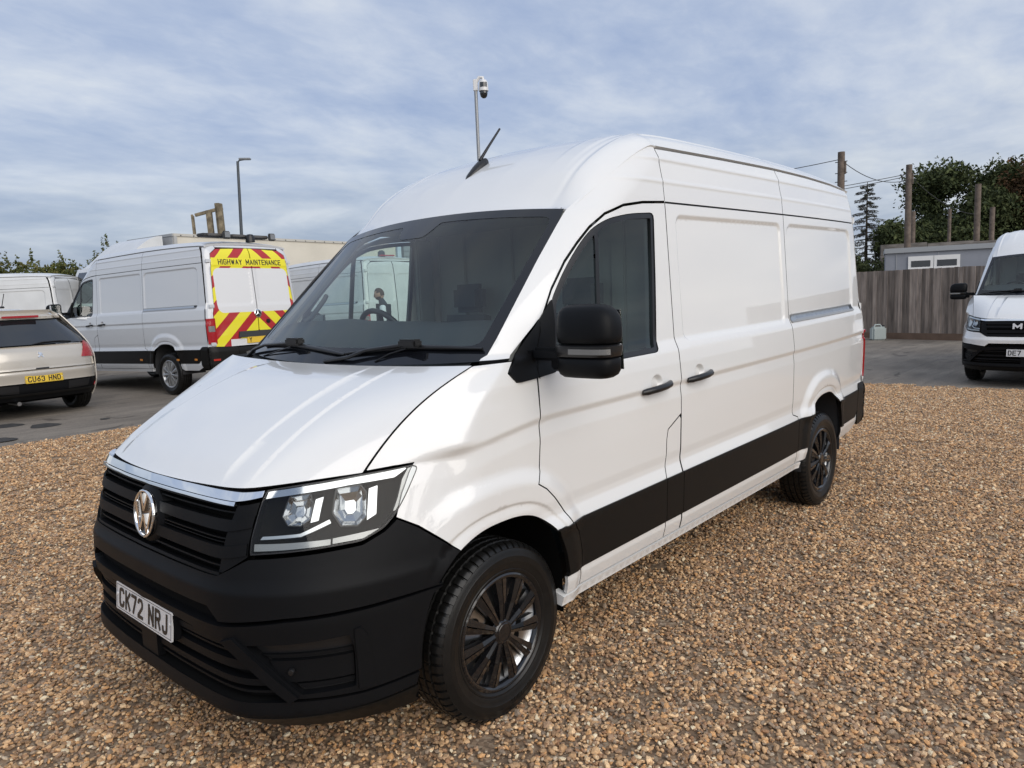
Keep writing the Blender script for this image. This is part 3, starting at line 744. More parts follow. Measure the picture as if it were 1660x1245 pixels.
def build_van(name):
    root = empty(name)
    wh = M['white']; pl = M['plastic']; RB = lambda p: tuple(rake(np.array([p], float))[0])
    # ---- bonnet
    ex = [(a, s*(c+d)) for a in np.linspace(.02, .98, 34) for s in (-1, 1) for c, dd in ((None, 0),) for c in (.60+.10*(1-a), .60+.10*(1-a)-.18) for d in (-.022, -.015, -.008, -.003, .003)]
    panel('bonnet', hood, [(.004, b) for b in np.linspace(-.997, .997, 33)]+[(.996, b) for b in np.linspace(.997, -.997, 33)], wh, root, h=(.035, .05), sc=(.85, .85), extra=ex, gap=.0015, flange_m=M['black'])
    # ---- front wing
    fa = arch_pts(FA, .695, .792)
    wing = fa+[(.33, .852), (.405, .917), (.478, .962), (.440, 1.040), (.398, 1.105), (.376, 1.1325), (.44, 1.1305), (.518, 1.122)]+[(float(q[0])-.001, float(q[2])+.0005) for q in _he[1:-1:2]]+[(.058, 1.4455),
        (-.045, 1.4455), (-.125, 1.4445), (-.078, 1.40), (-.11, 1.362), (-.236, 1.367), (-.230, 1.2), (-.226, 1.1), (-.215, .98), (-.185, .936), (-.235, .905), (-.285, .858), (-.34, .797), (-.395, .722), (-.408, .703)]
    panel('front_wing', side, wing, wh, root, flange_m=M['black'], h=(.022, .02), rows=WROWS, extra=arch_rings(FA), both=True)
    # ---- cab door
    dfront = [(-.395, .722), (-.34, .797), (-.285, .858), (-.235, .905), (-.185, .936), (-.215, .98), (-.226, 1.1), (-.230, 1.2), (-.241, 1.392), (-.274, 1.49), (-.312, 1.554), (-.338, 1.595), (-.432, 1.716), (-.546, 1.833), (-.644, 1.914), (-.742, 1.987), (-.856, 2.051), (-1.004, 2.096), (-1.182, 2.119), (X_B, 2.131)]
    door = dfront+[(X_B, 1.03), (-1.265, .968), (-1.252, .918), (-1.249, .811), (-1.226, .70), (-1.226, .397), (-.487, .397), (-.484, .44), (-.474, .50), (-.481, .562), (-.456, .661)]
    win = round_poly([(-.372, 1.377), (-.415, 1.668), (-.50, 1.765), (-.582, 1.846), (-.67, 1.922), (-.756, 1.984), (-.867, 2.029), (-1.053, 2.060), (-1.281, 2.073), (-1.25, 1.70), (-1.213, 1.377)], [.01, .03, .05, .05, .05, .05, .06, .1, .035, .1, .035], 3)
    for mir in (False, True):
        d = panel('cab_door', side2, door, wh, root, [win], h=(.05, .02), rows=ZROWS, extra=arch_rings(FA)+cup_pts(), mirror=mir, flange_m=M['black'], gap=.0034)
        wi = inset(win, .024)
        panel('window_seal', side, [tuple(p) for p in win], M['black'], d, [[tuple(p) for p in wi]], h=(.04, .04), off=-.004, gap=.0, flange=.022, mirror=mir)
        g = panel('window_glass', side, [tuple(p) for p in wi], M['sideglass'], d, h=(.06, .06), off=-.014, gap=-.004, flange=0, mirror=mir)
        panel('window_divider', side, [(-.715, 1.377), (-.742, 1.377), (-.797, 2.02), (-.770, 2.02)], M['black'], d, h=(.03, .05), off=-.009, gap=0, flange=.012, mirror=mir)
        sg = -1 if mir else 1
        hb = MB()                                                 # pull handle with its rear lock piece
        def hp(x, z, o): y = float(side_y(np.array([x]), np.array([z]))[0])+o; return RB((x, y*sg, z))
        hb.tube([hp(-1.018, 1.193, .004), hp(-1.04, 1.196, .018), hp(-1.10, 1.201, .032), hp(-1.18, 1.205, .034), hp(-1.235, 1.209, .026), hp(-1.272, 1.213, .008)], [.013, .017, .0175, .0175, .017, .012], 12)
        hb.build('door_handle', M['black'], d)
        # mirror: corner trim, arm, housing, indicator
        tri = round_poly([(-.413, 1.676), (-.292, 1.568), (-.074, 1.400), (-.11, 1.358), (-.236, 1.363), (-.351, 1.371), (-.372, 1.38)], [.01, .01, .02, .02, .01, .01, .01], 3)
        t_ = panel('mirror_corner_trim', side, tri, pl, root, h=(.03, .02), off=.010, flange=.02, gap=0, mirror=mir)
        sl = MB(); gp = [(-.241, 1.362), (-.243, 1.392), (-.274, 1.49), (-.306, 1.549), (-.318, 1.592)]
        for (a, b), (c2, d2) in zip(gp[:-1], gp[1:]):
            q = [hp(a+.0025, b, .0108), hp(a-.0025, b, .0108), hp(c2-.0025, d2, .0108), hp(c2+.0025, d2, .0108)]; sl.add(q, [(0, 1, 2, 3)])
        sl.build('shut_line', M['void'], t_, None)
        def loft(mb, secs, n=20, e=3.2):
            V = []
            for (cx, cy, cz, ax, ay) in secs:
                for k in range(n):
                    w = 2*math.pi*k/n; co, si = math.cos(w), math.sin(w)
                    V.append(RB((cx+ax*abs(co)**(2/e)*(1 if co >= 0 else -1), sg*(cy+ay*abs(si)**(2/e)*(1 if si >= 0 else -1)), cz)))
            Fs = [(i*n+k, i*n+(k+1) % n, (i+1)*n+(k+1) % n, (i+1)*n+k) for i in range(len(secs)-1) for k in range(n)]
            Fs += [tuple(range(n-1, -1, -1)), tuple(range((len(secs)-1)*n, len(secs)*n))]
            if mir: Fs = [f[::-1] for f in Fs]
            mb.add(V, Fs)
        up = MB()
        loft(up, [(-.275, 1.234, 1.506, .066, .122), (-.275, 1.234, 1.512, .072, .129), (-.275, 1.234, 1.535, .076, .132), (-.277, 1.233, 1.575, .076, .131), (-.279, 1.230, 1.605, .073, .127), (-.282, 1.224, 1.630, .066, .117), (-.285, 1.218, 1.645, .055, .101), (-.287, 1.213, 1.653, .040, .078), (-.288, 1.21, 1.656, .018, .04)], 28)
        hs = up.build('mirror', pl, root, math.radians(50))
        lo = MB()
        loft(lo, [(-.272, 1.232, 1.455, .064, .124), (-.272, 1.232, 1.459, .070, .130), (-.272, 1.232, 1.478, .073, .1325), (-.272, 1.233, 1.498, .073, .1325), (-.273, 1.234, 1.503, .066, .124)], 28, 4)
        lo.build('mirror_band', M['black'], hs, math.radians(50))
        l3 = MB()
        loft(l3, [(-.272, 1.228, 1.372, .030, .085), (-.272, 1.229, 1.375, .046, .104), (-.272, 1.231, 1.386, .060, .120), (-.272, 1.232, 1.402, .067, .127), (-.272, 1.232, 1.425, .068, .128), (-.272, 1.232, 1.446, .068, .129), (-.272, 1.232, 1.452, .062, .123)], 28, 3.6)
        l3.build('mirror_lower_shell', M['plastic'], hs, math.radians(50))
        ind = MB()
        n = 10
        for i in range(n):                                        # indicator lens round the front outer corner
            a, b = [(-.1 + 1.35*k/n) for k in (i, i+1)]
            f = lambda w: (-.272+.0755*abs(math.cos(w))**.5*(1 if math.cos(w) >= 0 else -1), 1.232+.135*abs(math.sin(w))**.5*(1 if math.sin(w) >= 0 else -1))
            (xa, ya), (xb, yb) = f(a), f(b)
            qd = [RB((xa, sg*ya, 1.468)), RB((xb, sg*yb, 1.468)), RB((xb, sg*yb, 1.489)), RB((xa, sg*ya, 1.489))]
            ind.add(qd, [(0, 1, 2, 3) if not mir else (3, 2, 1, 0)])
        ind.build('indicator', M['ledstrip'], hs, math.radians(60))
        arm = MB()
        for sec in ((((-.235, .95, 1.455), (.060, .05, .07))), ((-.255, 1.06, 1.462), (.060, .16, .052))):
            (cx, cy, cz), dd = sec; arm.box(RB((cx, sg*cy, cz)), dd, bev=.012)
        arm.box(RB((-.262, sg*1.085, 1.422)), (.030, .05, .045), bev=.008)
        arm.build('mirror_arm', pl, hs, math.radians(50))
        if mir:                                                   # far mirror is folded back against the door
            pv = Matrix.Translation((-.25, -1.0, 0)); hs.matrix_world = pv @ Matrix.Rotation(math.radians(-72), 4, 'Z') @ pv.inverted()
        fc = MB(); loft(fc, [(-.352, 1.232, 1.40, .004, .11), (-.352, 1.232, 1.63, .004, .10)], 16, 6); fc.build('mirror_glass', M['chrome'], hs)
    # ---- filler flap, sliding door / side wall, quarter
    flap = [(X_B+.004, 1.004), (X_B+.016, 1.022), (-1.265, .968), (-1.252, .918), (-1.249, .811), (-1.226, .70), (-1.226, .397), (X_B+.006, .397), (X_B+.006, .70)]
    panel('filler_flap', side, flap, wh, root, h=(.05, .02), rows=ZROWS, both=True, flange_m=M['black'], gap=.0034)
    sdoor = [(X_B, .397), (X_B, 2.131), (X_D, 2.131), (X_D, .76), (-3.06, .735), (-3.06, .397)]
    ra = arch_pts(RA, .40, .40, 36)
    for mir in (False, True):
        d = panel('sliding_door', side2, sdoor, wh, root, h=(.06, .02), rows=ZROWS, extra=recess_rings()+cup_pts(), mirror=mir, flange_m=M['black'], gap=.0034)
        sg = -1 if mir else 1
        def hp(x, z, o): y = float(side_y(np.array([x]), np.array([z]))[0])+o; return RB((x, y*sg, z))
        hb = MB(); hb.tube([hp(-1.468, 1.197, .004), hp(-1.49, 1.200, .018), hp(-1.55, 1.205, .032), hp(-1.63, 1.209, .034), hp(-1.685, 1.213, .026), hp(-1.722, 1.217, .008)], [.013, .017, .0175, .0175, .017, .012], 12)
        hb.build('door_handle', M['black'], d)
        zt = [(rear_end(z), z) for z in np.linspace(2.131, .72, 14)]
        quarter = [(X_D, 2.131), (X_D, .76), (-3.06, .735), (-3.06, .397)]+[(p[0], p[1]) for p in reversed(ra)][::1]
        quarter = [(X_D, .76), (-3.06, .735), (-3.06, .397)]+list(reversed(ra))+[(-4.10, .365), (-4.45, .365), (-4.585, .42), (-4.585, .72)]+[p for p in reversed(zt)]+[(X_D, 2.131)]
        q = panel('rear_quarter', side, quarter, wh, root, h=(.06, .02), rows=ZROWS, extra=recess_rings()+arch_rings(RA), mirror=mir, flange_m=M['black'], gap=.0034)
        rl = panel('door_rail', side, [(-3.0, 1.397), (-4.50, 1.397), (-4.515, 1.409), (-3.0, 1.409)], M['rail'], q, h=(.10, .01), off=.010, flange=.02, gap=0, mirror=mir)
        panel('rail_top', side, [(-3.0, 1.446), (-4.515, 1.446), (-4.50, 1.455), (-3.0, 1.455)], M['rail'], rl, h=(.10, .01), off=.010, flange=.02, gap=0, mirror=mir)
        panel('rail_slot', side, [(-3.0, 1.408), (-4.44, 1.408), (-4.44, 1.447), (-3.0, 1.447)], M['satin'], rl, h=(.10, .012), off=.0055, flange=0.0, gap=0, mirror=mir)
        panel('rail_end', side, [(-4.44, 1.408), (-4.515, 1.409), (-4.515, 1.446), (-4.44, 1.447)], M['black'], rl, h=(.03, .02), off=.0065, flange=0.01, gap=0, mirror=mir)
    # ---- upper side above the doors
    edge = [(float(EDGE_X(z))+.003, z+.002) for z in np.linspace(1.4535, 2.433, 48) if EDGE_X(z) > X_B+.05]
    cap = [(-.125, 1.4525), (-.06, 1.4525)]+edge+[(X_B, float(side_top(X_B))+.004), (X_B, 2.1345)]+[(x-.003, z+.008) for x, z in dfront[:10:-1]]+[(-.318, 1.592), (-.292, 1.572)]
    panel('cab_side_cap', side, cap, wh, root, h=(.03, .02), rows=ZROWS, both=True, flange_m=M['black'])
    panel('upper_side', side, [(X_B, 2.1345)]+[(x, float(side_top(x))-.019) for x in np.linspace(X_B, X_D, 9)]+[(X_D, 2.1345)], wh, root, h=(.08, .02), rows=ZROWS, both=True, flange_m=M['black'], gap=.0034)
    panel('upper_side', side, [(X_D, 2.1345)]+[(x, float(side_top(x))-.019) for x in np.linspace(X_D, rear_end(2.40), 9)]+[(rear_end(z), z) for z in np.linspace(2.385, 2.1345, 6)], wh, root, h=(.06, .02), rows=ZROWS, both=True, flange_m=M['black'], gap=.0034)
    panel('gutter_groove', side, [(X_B, 2.122), (-4.69, 2.122), (-4.69, 2.145), (X_B, 2.145)], M['trimd'], root, h=(.2, .02), off=-.012, gap=0, flange=0, both=True)
    # ---- black side cladding and white sills
    st, sb = .7195, .486
    f0 = arch_pts(FA, .488, .717, 10)
    f0 = [p for p in f0 if p[0] < 0][:0]+[(x, z) for x, z in arch_pts(FA, .45, .45, 60) if x < 0 and sb < z < st]
    cl = [(-.268, st), *reversed(f0), (-.352, sb), (-.474, sb), (-.479, .53), (-.481, .562), (-.456, .661), (-.40, st)]
    hc = (.05, .02)
    panel('cladding', side, cl, M['clad'], root, h=(.03, .02), off=.010, flange=.02, both=True)
    panel('cladding', side, [(-.40, st), (-.456, .661), (-.481, .562), (-.479, .53), (-.474, sb), (-1.226, sb), (-1.226, st)], M['clad'], root, h=hc, off=.010, flange=.02, both=True)
    panel('cladding', side, [(-1.226, sb), (X_B, sb), (X_B, st), (-1.226, st)], M['clad'], root, h=hc, off=.010, flange=.02, both=True)
    panel('cladding', side, [(X_B, sb), (-3.06, sb), (-3.06, st), (X_B, st)], M['clad'], root, h=hc, off=.010, flange=.02, both=True)
    rfront = [(x, z) for x, z in arch_pts(RA, .40, .40, 80) if x > -3.6 and sb < z < st]; rback = [(x, z) for x, z in arch_pts(RA, .40, .40, 80) if x < -3.7 and sb < z < st]
    panel('cladding', side, [(-3.06, sb), (-3.06, st), *rfront, (-3.222, sb)], M['clad'], root, h=hc, off=.010, flange=.02, both=True)
    panel('cladding', side, [(-4.04, sb), *rback, (-3.96, st), (-4.57, st), (-4.57, .54), (-4.50, sb)], M['clad'], root, h=hc, off=.010, flange=.02, both=True)
    panel('sill', side, [(-.352, .345), (-3.15, .345), (-3.15, .392), (-.352, .392)], wh, root, h=(.06, .006), rows=ZROWS, flange=.06, off=.003, gap=.001, both=True)
    panel('wing_foot', side, [(-.372, .397), (-.487, .397), (-.484, .44), (-.474, .484), (-.362, .484)], wh, root, h=(.03, .012), both=True)
    # ---- roof
    rh = lambda x: float(np.interp(x, _rx, _rh))
    fe = [(-.622-.088*abs(b)**2.3, .822*b) for b in np.linspace(-1, 1, 41)]
    hr = (.03, .022)
    capx = np.linspace(-.735, X_B, 24)
    panel('roof_cap', roof, fe+[(x, rh(x)) for x in capx]+[(x, -rh(x)) for x in capx[::-1]], wh, root, h=hr, flange=.012, gap=-.010)
    for x0, x1, n in ((X_B, X_D, 10), (X_D, -4.70, 12)):
        xs = np.linspace(x0, x1, n)
        panel('roof_panel', roof, [(x, rh(x)+.006) for x in xs]+[(x, -rh(x)-.006) for x in xs[::-1]], wh, root, h=(.06, .022), rows=YROWS, flange=.034)
    # ---- windscreen
    gl = [(.005, b) for b in np.linspace(-.993, .993, 21)]+[(a, .993) for a in np.linspace(.1, .9, 9)]+[(.985, b) for b in np.linspace(.985, -.985, 21)]+[(a, -.993) for a in np.linspace(.9, .1, 9)]
    lowb = lambda b: .098+.03*max(0, -b)**1.0*.9
    inn = round_poly([(lowb(b), b) for b in np.linspace(-.935, .935, 15)]+[(.925, b) for b in (.945, .5, .16)]+[(.815, .10), (.815, -.13), (.925, -.2), (.925, -.5), (.925, -.945)], [.03]+[0]*13+[.05, .06, 0, .02, .04, .04, .02, 0, .06], 4)
    ws = panel('windscreen', screen, gl, M['glass'], root, h=(.06, .08), sc=(.99, .86), flange=0, gap=0)
    panel('screen_border', screen, gl, M['frit'], ws, [inn], h=(.03, .04), sc=(.99, .86), off=.0015, flange=.0, gap=0)
    # scuttle under the rear edge of the bonnet
    sc_ = MB(); sc_.add([RB(p) for p in [(.14, -.90, 1.405), (.16, 0, 1.39), (.14, .90, 1.405), (-.06, .90, 1.425), (.06, 0, 1.40), (-.06, -.90, 1.425)]], [(0, 1, 4, 5), (1, 2, 3, 4)]); sc_.build('scuttle', M['black'], root)
    # wipers
    for blade, arm1, arm2, head in (([(.057, .17), (.078, .39), (.090, .595), (.080, .79), (.066, .965)], [(.018, .02), (.032, .216), (.063, .33), (.088, .58)], [(.022, .40), (.056, .48), (.074, .575)], (.088, .595)),
                              ([(.070, -.80), (.094, -.33), (.073, -.03), (.052, .165)], [(-.03, -1.0), (.02, -.90), (.06, -.72), (.092, -.34)], [(.01, -.70), (.05, -.5), (.075, -.36)], (.094, -.335))):
        a = MB(); extrude_path(a, screen, arm1, [.010, .009, .008, .009], [.004, .02, .03, .034])
        w = a.build('wiper', M['black'], root, math.radians(50))
        b = MB(); extrude_path(b, screen, blade, [.006, .010, .011, .010, .006][:len(blade)] if len(blade) == 5 else [.006, .011, .010, .006], .014); extrude_path(b, screen, blade, .003, .005)
        P = rake(screen(np.array([head[0]]), np.array([head[1]])))[0]; b.box((P[0]+.02, P[1], P[2]+.028), (.05, .11, .035), bev=.008)
        b.build('wiper_blade', M['black'], w, math.radians(50))
        h_ = MB(); extrude_path(h_, screen, arm2, .0035, [.004, .014, .024]); h_.build('washer_hose', M['black'], w, math.radians(50))
    # ---- front wrap parts; polygons in (s, z)
    SW = (.17, 1.0); mirr = lambda pts: pts+[(-s, z) for s, z in pts[::-1] if s > 1e-6]
    fpt = [(x, z) for x, z in arch_pts(FA, .40, .40, 90) if x > .2 and z < .79]
    apt = [(s_at(x, z), z) for x, z in fpt]
    up_a = [p for p in apt if p[1] > .700]; lo_a = [p for p in apt if .41 < p[1] < .675]
    ub = [(0, .714), (1.80, .713), (2.04, .667), (3.5, .690), (4.8, .694), (5.6, .696)]+[(s_at(.345, .697), .697)]+up_a[::-1]+[(s_at(.259, .790), .790), (s_at(.33, .848), .848), (s_at(.405, .912), .912), (5.83, .957), (5.52, .925), (5.03, .895), (4.13, .888), (2.68, .880), (2.55, .872), (1.95, .820), (1.0, .818), (0, .818)]
    b_up = panel('front_bumper', wrapf, mirr(ub), pl, root, h=(.035, .02), sc=SW, flange=.04)
    lb = [(0, .655), (1.84, .655), (2.04, .655), (3.5, .681), (4.8, .686), (5.6, .689), (s_at(.345, .69), .69)]+lo_a+[(s_at(.447, .41), .41), (4.9, .400), (3.45, .408), (3.30, .42), (2.60, .515), (2.06, .600), (1.0, .617), (0, .617)]
    fog = round_poly([(2.62, .594), (4.72, .607), (4.78, .560), (4.76, .428), (3.68, .426)], [.03, .03, .02, .02, .03], 3)
    lowp = panel('bumper_lower', wrapf, mirr(lb), pl, root, [fog, [(-s, z) for s, z in fog[::-1]]], h=(.035, .02), sc=SW, flange=.035)
    for sg in (1, -1):
        fo = [(sg*s, z) for s, z in fog]
        fb = panel('fog_recess', wrapf, fo, M['black'], lowp, h=(.05, .03), sc=SW, off=-.034, gap=-.002, flange=0)
        for z0, z1, s0, o in ((.546, .556, 2.85, -.022), (.462, .536, 3.05, -.016), (.436, .452, 3.55, -.022)):
            panel('fog_bar', wrapf, [(sg*s0, z1), (sg*4.77, z1), (sg*4.77, z0), (sg*(s0+.18), z0)], pl, fb, h=(.05, .02), sc=SW, off=o, flange=.02, gap=0)
        # raised frame round the recess: thick diagonal bar and outer pillar
        panel('fog_frame', wrapf, round_poly([(sg*s, z) for s, z in [(2.06, .606), (2.36, .622), (3.62, .418), (3.44, .402)]], .01, 2), pl, lowp, h=(.03, .02), sc=SW, off=.014, flange=.025, gap=0)
        panel('fog_frame', wrapf, round_poly([(sg*s, z) for s, z in [(4.82, .628), (4.95, .632), (5.07, .60), (5.18, .412), (4.82, .416)]], .012, 2), pl, lowp, h=(.03, .02), sc=SW, off=.008, flange=.012, gap=0)
        sn = MB(); P = wrap(np.array([sg*3.5]), np.array([.503]))[0]; sn.lathe([(0, .004), (.009, .003), (.011, .0), (.012, -.01)], 16, Euler((0, math.radians(90), math.radians(38*sg))).to_matrix(), RB(P)); sn.build('parking_sensor', M['black'], lowp)
    lip = [(0, .342), (3, .342), (5, .350), (6.15, .360), (s_at(.452, .405), .405), (4.9, .396), (3.4, .402), (2.0, .400), (0, .400)]
    panel('front_lip', wrapf, mirr(lip), pl, root, h=(.05, .012), sc=SW, flange=.02)
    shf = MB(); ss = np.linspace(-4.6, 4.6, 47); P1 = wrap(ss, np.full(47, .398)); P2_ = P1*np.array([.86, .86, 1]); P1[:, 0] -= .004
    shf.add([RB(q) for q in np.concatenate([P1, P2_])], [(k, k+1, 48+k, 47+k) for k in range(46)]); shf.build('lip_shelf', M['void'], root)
    und = [(0, .27), (6.3, .27), (6.2, .357), (5, .348), (3, .340), (0, .340)]
    panel('bumper_underside', wrapf, mirr(und), M['clad'], root, h=(.06, .02), sc=SW, flange=.01)
    slot = [(0, .648), (1.9, .648), (2.06, .655), (2.06, .668), (1.82, .72), (0, .72)]
    panel('bumper_slot', wrap, mirr(slot), M['void'], root, h=(.06, .03), sc=SW, off=-.035, flange=0, gap=0)
    lg = [(0, .395), (3.5, .395), (2.1, .625), (0, .625)]
    panel('bumper_backing', wrap, mirr([(0, .29), (6.3, .29), (6.3, .80), (0, .80)]), M['void'], root, h=(.1, .05), sc=SW, off=-.10, flange=0, gap=0)
    lgp = panel('lower_grille', wrap, mirr(lg), M['void'], root, h=(.08, .03), sc=SW, off=-.05, flange=0, gap=0)
    for z0, z1, s1, o in ((.577, .600, 2.16, -.012), (.555, .563, 2.30, -.018), (.505, .535, 2.62, -.010), (.452, .474, 2.95, -.012), (.425, .433, 3.15, -.018)):
        panel('grille_bar', wrap, mirr([(0, z0), (s1+.1, z0), (s1, z1), (0, z1)]), pl, lgp, h=(.06, .02), sc=SW, off=o, flange=.03, gap=0)
    br = MB(); br.box(RB((.968, 0, .475)), (.03, .15, .16), bev=.004); br.box(RB((.978, 0, .57)), (.028, .53, .10), bev=.004); br.build('plate_bracket', pl, lgp)
    number_plate(root, RB((.998, 0, .571)), (0, 1, 0), (-.10, 0, 1), 'CK72 NRJ', 'plate_w')
    # ---- main grille
    gb = [(0, .805), (2.0, .805), (2.65, .862), (2.64, 1.075), (0, 1.075)]
    gp_ = panel('grille', wrap, mirr(gb), M['void'], root, h=(.08, .03), sc=SW, off=-.055, flange=0, gap=0)
    for z0, z1, o, fl in ((.966, 1.004, -.003, .045), (.876, .916, -.003, .045), (1.026, 1.031, -.014, .03), (.938, .943, -.014, .03), (.926, .929, -.016, .03), (.848, .853, -.014, .03), (.820, .830, -.004, .04), (1.046, 1.056, -.004, .03)):
        nm = 'grille_slat'
        panel(nm, wrap, mirr([(0, z0), (1.99, z0), (1.995, z1), (0, z1)]), pl, gp_, h=(.06, .015), sc=SW, off=o, flange=fl, gap=0)
    for sg in (1, -1):
        panel('grille_end', wrap, [(sg*s, z) for s, z in [(1.955, .822), (2.62, .886), (2.575, 1.062), (2.015, 1.05)]], pl, gp_, h=(.03, .02), sc=SW, off=-.010, flange=.04, gap=0)
        for z0, z1 in ((.966, 1.004), (.876, .916)):
            panel('grille_end_rib', wrap, [(sg*s, z) for s, z in [(1.99, z0), (2.60, z0+.016), (2.58, z1+.014), (1.995, z1)]], pl, gp_, h=(.03, .02), sc=SW, off=-.003, flange=.02, gap=0)
    boss = MB(); bR = Euler((0, math.radians(83), 0)).to_matrix(); bc = RB((.935, 0, .942))
    boss.lathe([(0, .012), (.080, .012), (.105, .006), (.118, -.006), (.125, -.04)], 40, bR, bc); boss.build('badge_boss', pl, gp_)
    bd = MB(); bd.lathe([(0, .016), (.075, .0165), (.078, .018)], 40, bR, bc); badge = bd.build('badge', M['cover'], root)
    rg = MB(); rg.lathe([(.079, .014), (.080, .022), (.083, .0255), (.088, .0262), (.0915, .024), (.093, .018), (.093, .010)], 48, bR, bc)
    n_ = bR @ Vector((0, 0, 1)); fr_ = frame(Vector(bc)+n_*.015, (0, 1, 0), n_.cross(Vector((0, 1, 0))))
    for st_ in ([(-.030, .074), (0, .012)], [(0, .012), (.030, .074)], [(-.071, .036), (-.032, -.070)], [(-.032, -.070), (0, -.004)], [(0, -.004), (.032, -.070)], [(.032, -.070), (.071, .036)]):
        ribbon(rg, [np.array(p) for p in st_], .0125, fr_, .009)
    rg.build('badge_ring', M['chrome'], badge, math.radians(35))
    cs = mirr([(0, 1.067), (1.0, 1.067), (2.0, 1.064), (2.59, 1.077), (2.57, 1.096), (2.05, 1.092), (1.0, 1.094), (0, 1.094)])
    panel('chrome_strip', wrap, cs, M['chrome'], gp_, h=(.05, .012), sc=SW, off=.002, flange=.03, gap=0)
    cs2 = mirr([(0, 1.056), (1.0, 1.056), (2.02, 1.050), (2.02, 1.0615), (1.0, 1.065), (0, 1.065)])
    panel('chrome_lip', wrap, cs2, M['chrome'], gp_, h=(.05, .01), sc=SW, off=.008, flange=.03, gap=0)
    panel('bonnet_gap', wrap, mirr([(0, 1.086), (2.62, 1.088), (6.2, 1.110), (6.2, 1.118), (2.6, 1.101), (0, 1.099)]), M['void'], gp_, h=(.08, .02), sc=SW, off=-.02, flange=0, gap=0)
    # ---- headlamps
    for sg in (1, -1):
        mp_ = lambda pts: [(sg*s, z) for s, z in pts]
        hl = round_poly([(2.695, .892), (2.615, 1.098), (3.5, 1.108), (4.83, 1.119), (6.50, 1.1285), (6.74, 1.118), (6.20, 1.035), (5.80, .972), (5.50, .934), (5.02, .905), (4.13, .900)], [.03, .03, 0, 0, .12, .12, .1, .1, .1, .1, .1], 3)
        hs = panel('headlamp', wrap, mp_(hl), M['void'], root, h=(.05, .03), sc=SW, off=-.055, gap=-.002, flange=0)
        ring = [tuple(p/np.array(SW)) for p in inset(np.array(hl)*np.array(SW), .0065)]
        panel('lamp_frame', wrap, mp_(hl), M['black'], hs, [mp_(ring)], h=(.03, .02), sc=SW, off=.001, gap=.001, flange=.055)
        panel('lamp_lens', wrap, mp_(ring), M['lens'], hs, h=(.06, .03), sc=SW, off=.003, gap=-.001, flange=0)
        panel('chrome_blade', wrap, mp_([(2.70, 1.071), (4.6, 1.090), (5.85, 1.095), (6.28, 1.118), (6.2, 1.1245), (4.8, 1.113), (3.5, 1.101), (2.68, 1.092)]), M['reflector'], hs, h=(.03, .012), sc=SW, off=-.006, flange=.02, gap=0)
        panel('daylight_strip', wrap, mp_([(2.76, .904), (4.38, .909), (4.38, .927), (2.745, .927)]), M['ledstrip'], hs, h=(.03, .01), sc=SW, off=-.010, flange=.01, gap=0)
        panel('daylight_strip', wrap, mp_([(4.42, .911), (5.05, .914), (5.42, .937), (4.42, .928)]), M['ledstrip'], hs, h=(.03, .01), sc=SW, off=-.010, flange=.01, gap=0)
        panel('chrome_blade', wrap, mp_([(2.85, .940), (3.75, .944), (4.35, .978), (4.3, .990), (3.72, .955), (2.9, .951)]), M['satin'], hs, h=(.03, .01), sc=SW, off=-.018, flange=.02, gap=0)
        panel('side_lens', wrap, mp_([(5.93, 1.03), (6.10, 1.085), (6.34, 1.118), (6.50, 1.122), (6.68, 1.113), (6.16, 1.035), (5.82, .985), (5.76, .985)]), M['ledstrip'], hs, h=(.02, .006), sc=SW, off=-.008, flange=.02, gap=0)
        for octo, blk in (([(3.27, 1.072), (3.72, 1.076), (3.86, 1.045), (3.88, .998), (3.70, .980), (3.42, .984), (3.24, 1.012)], [(3.90, 1.058), (4.07, 1.064), (4.07, .990), (3.90, .986)]), ([(4.33, 1.084), (4.90, 1.085), (5.06, 1.06), (5.10, .985), (4.92, .960), (4.58, .966), (4.36, 1.01)], [(5.13, 1.072), (5.36, 1.078), (5.34, .985), (5.12, .970)])):
            O = np.array(mp_(octo)); cc = O.mean(0); e_ = 1e-3
            def at(q, o):
                q = np.array(q); P = wrap(q[:, 0], q[:, 1]); N = np.cross(wrap(q[:, 0]+e_, q[:, 1])-P, wrap(q[:, 0], q[:, 1]+e_)-P); N /= np.linalg.norm(N, axis=1)[:, None]
                if (N[:, 0].mean()) < 0: N = -N
                return rake(P+N*o)
            A_, B_, C_ = at(O, -.012), at(cc+(O-cc)*.78, -.032), at(cc+(O-cc)*.35, -.050); n8 = len(O); mb = MB()
            mb.add([tuple(p) for p in np.concatenate([A_, B_, C_])], [(i, (i+1) % n8, n8+(i+1) % n8, n8+i) for i in range(n8)]+[(n8+i, n8+(i+1) % n8, 2*n8+(i+1) % n8, 2*n8+i) for i in range(n8)]+[tuple(range(2*n8, 3*n8))])
            mb.build('reflector', M['reflector'], hs, None)
            panel('reflector_block', wrap, mp_(blk), M['reflector'], hs, h=(.03, .03), sc=SW, off=-.012, flange=.04, gap=0)
            panel('reflector_rim', wrap, mp_([tuple(cc*np.array([sg, 1])+(np.array(p)-cc*np.array([sg, 1]))*1.07) for p in octo]), M['black'], hs, [mp_(octo)], h=(.03, .02), sc=SW, off=-.014, flange=.01, gap=0)
    # ---- wheels and arches
    for x in (0, -3.64):
        for sg in (1, -1):
            if x == 0 and sg == 1: w0 = make_wheel(root, 0, 0, 1, 'cover'); w_ = w0
            else: w_ = copy_tree(w0, root)
            w_.location = (x, sg*(.985-.1125), .362); w_.rotation_euler = (0, 0, 0 if sg == 1 else math.pi)
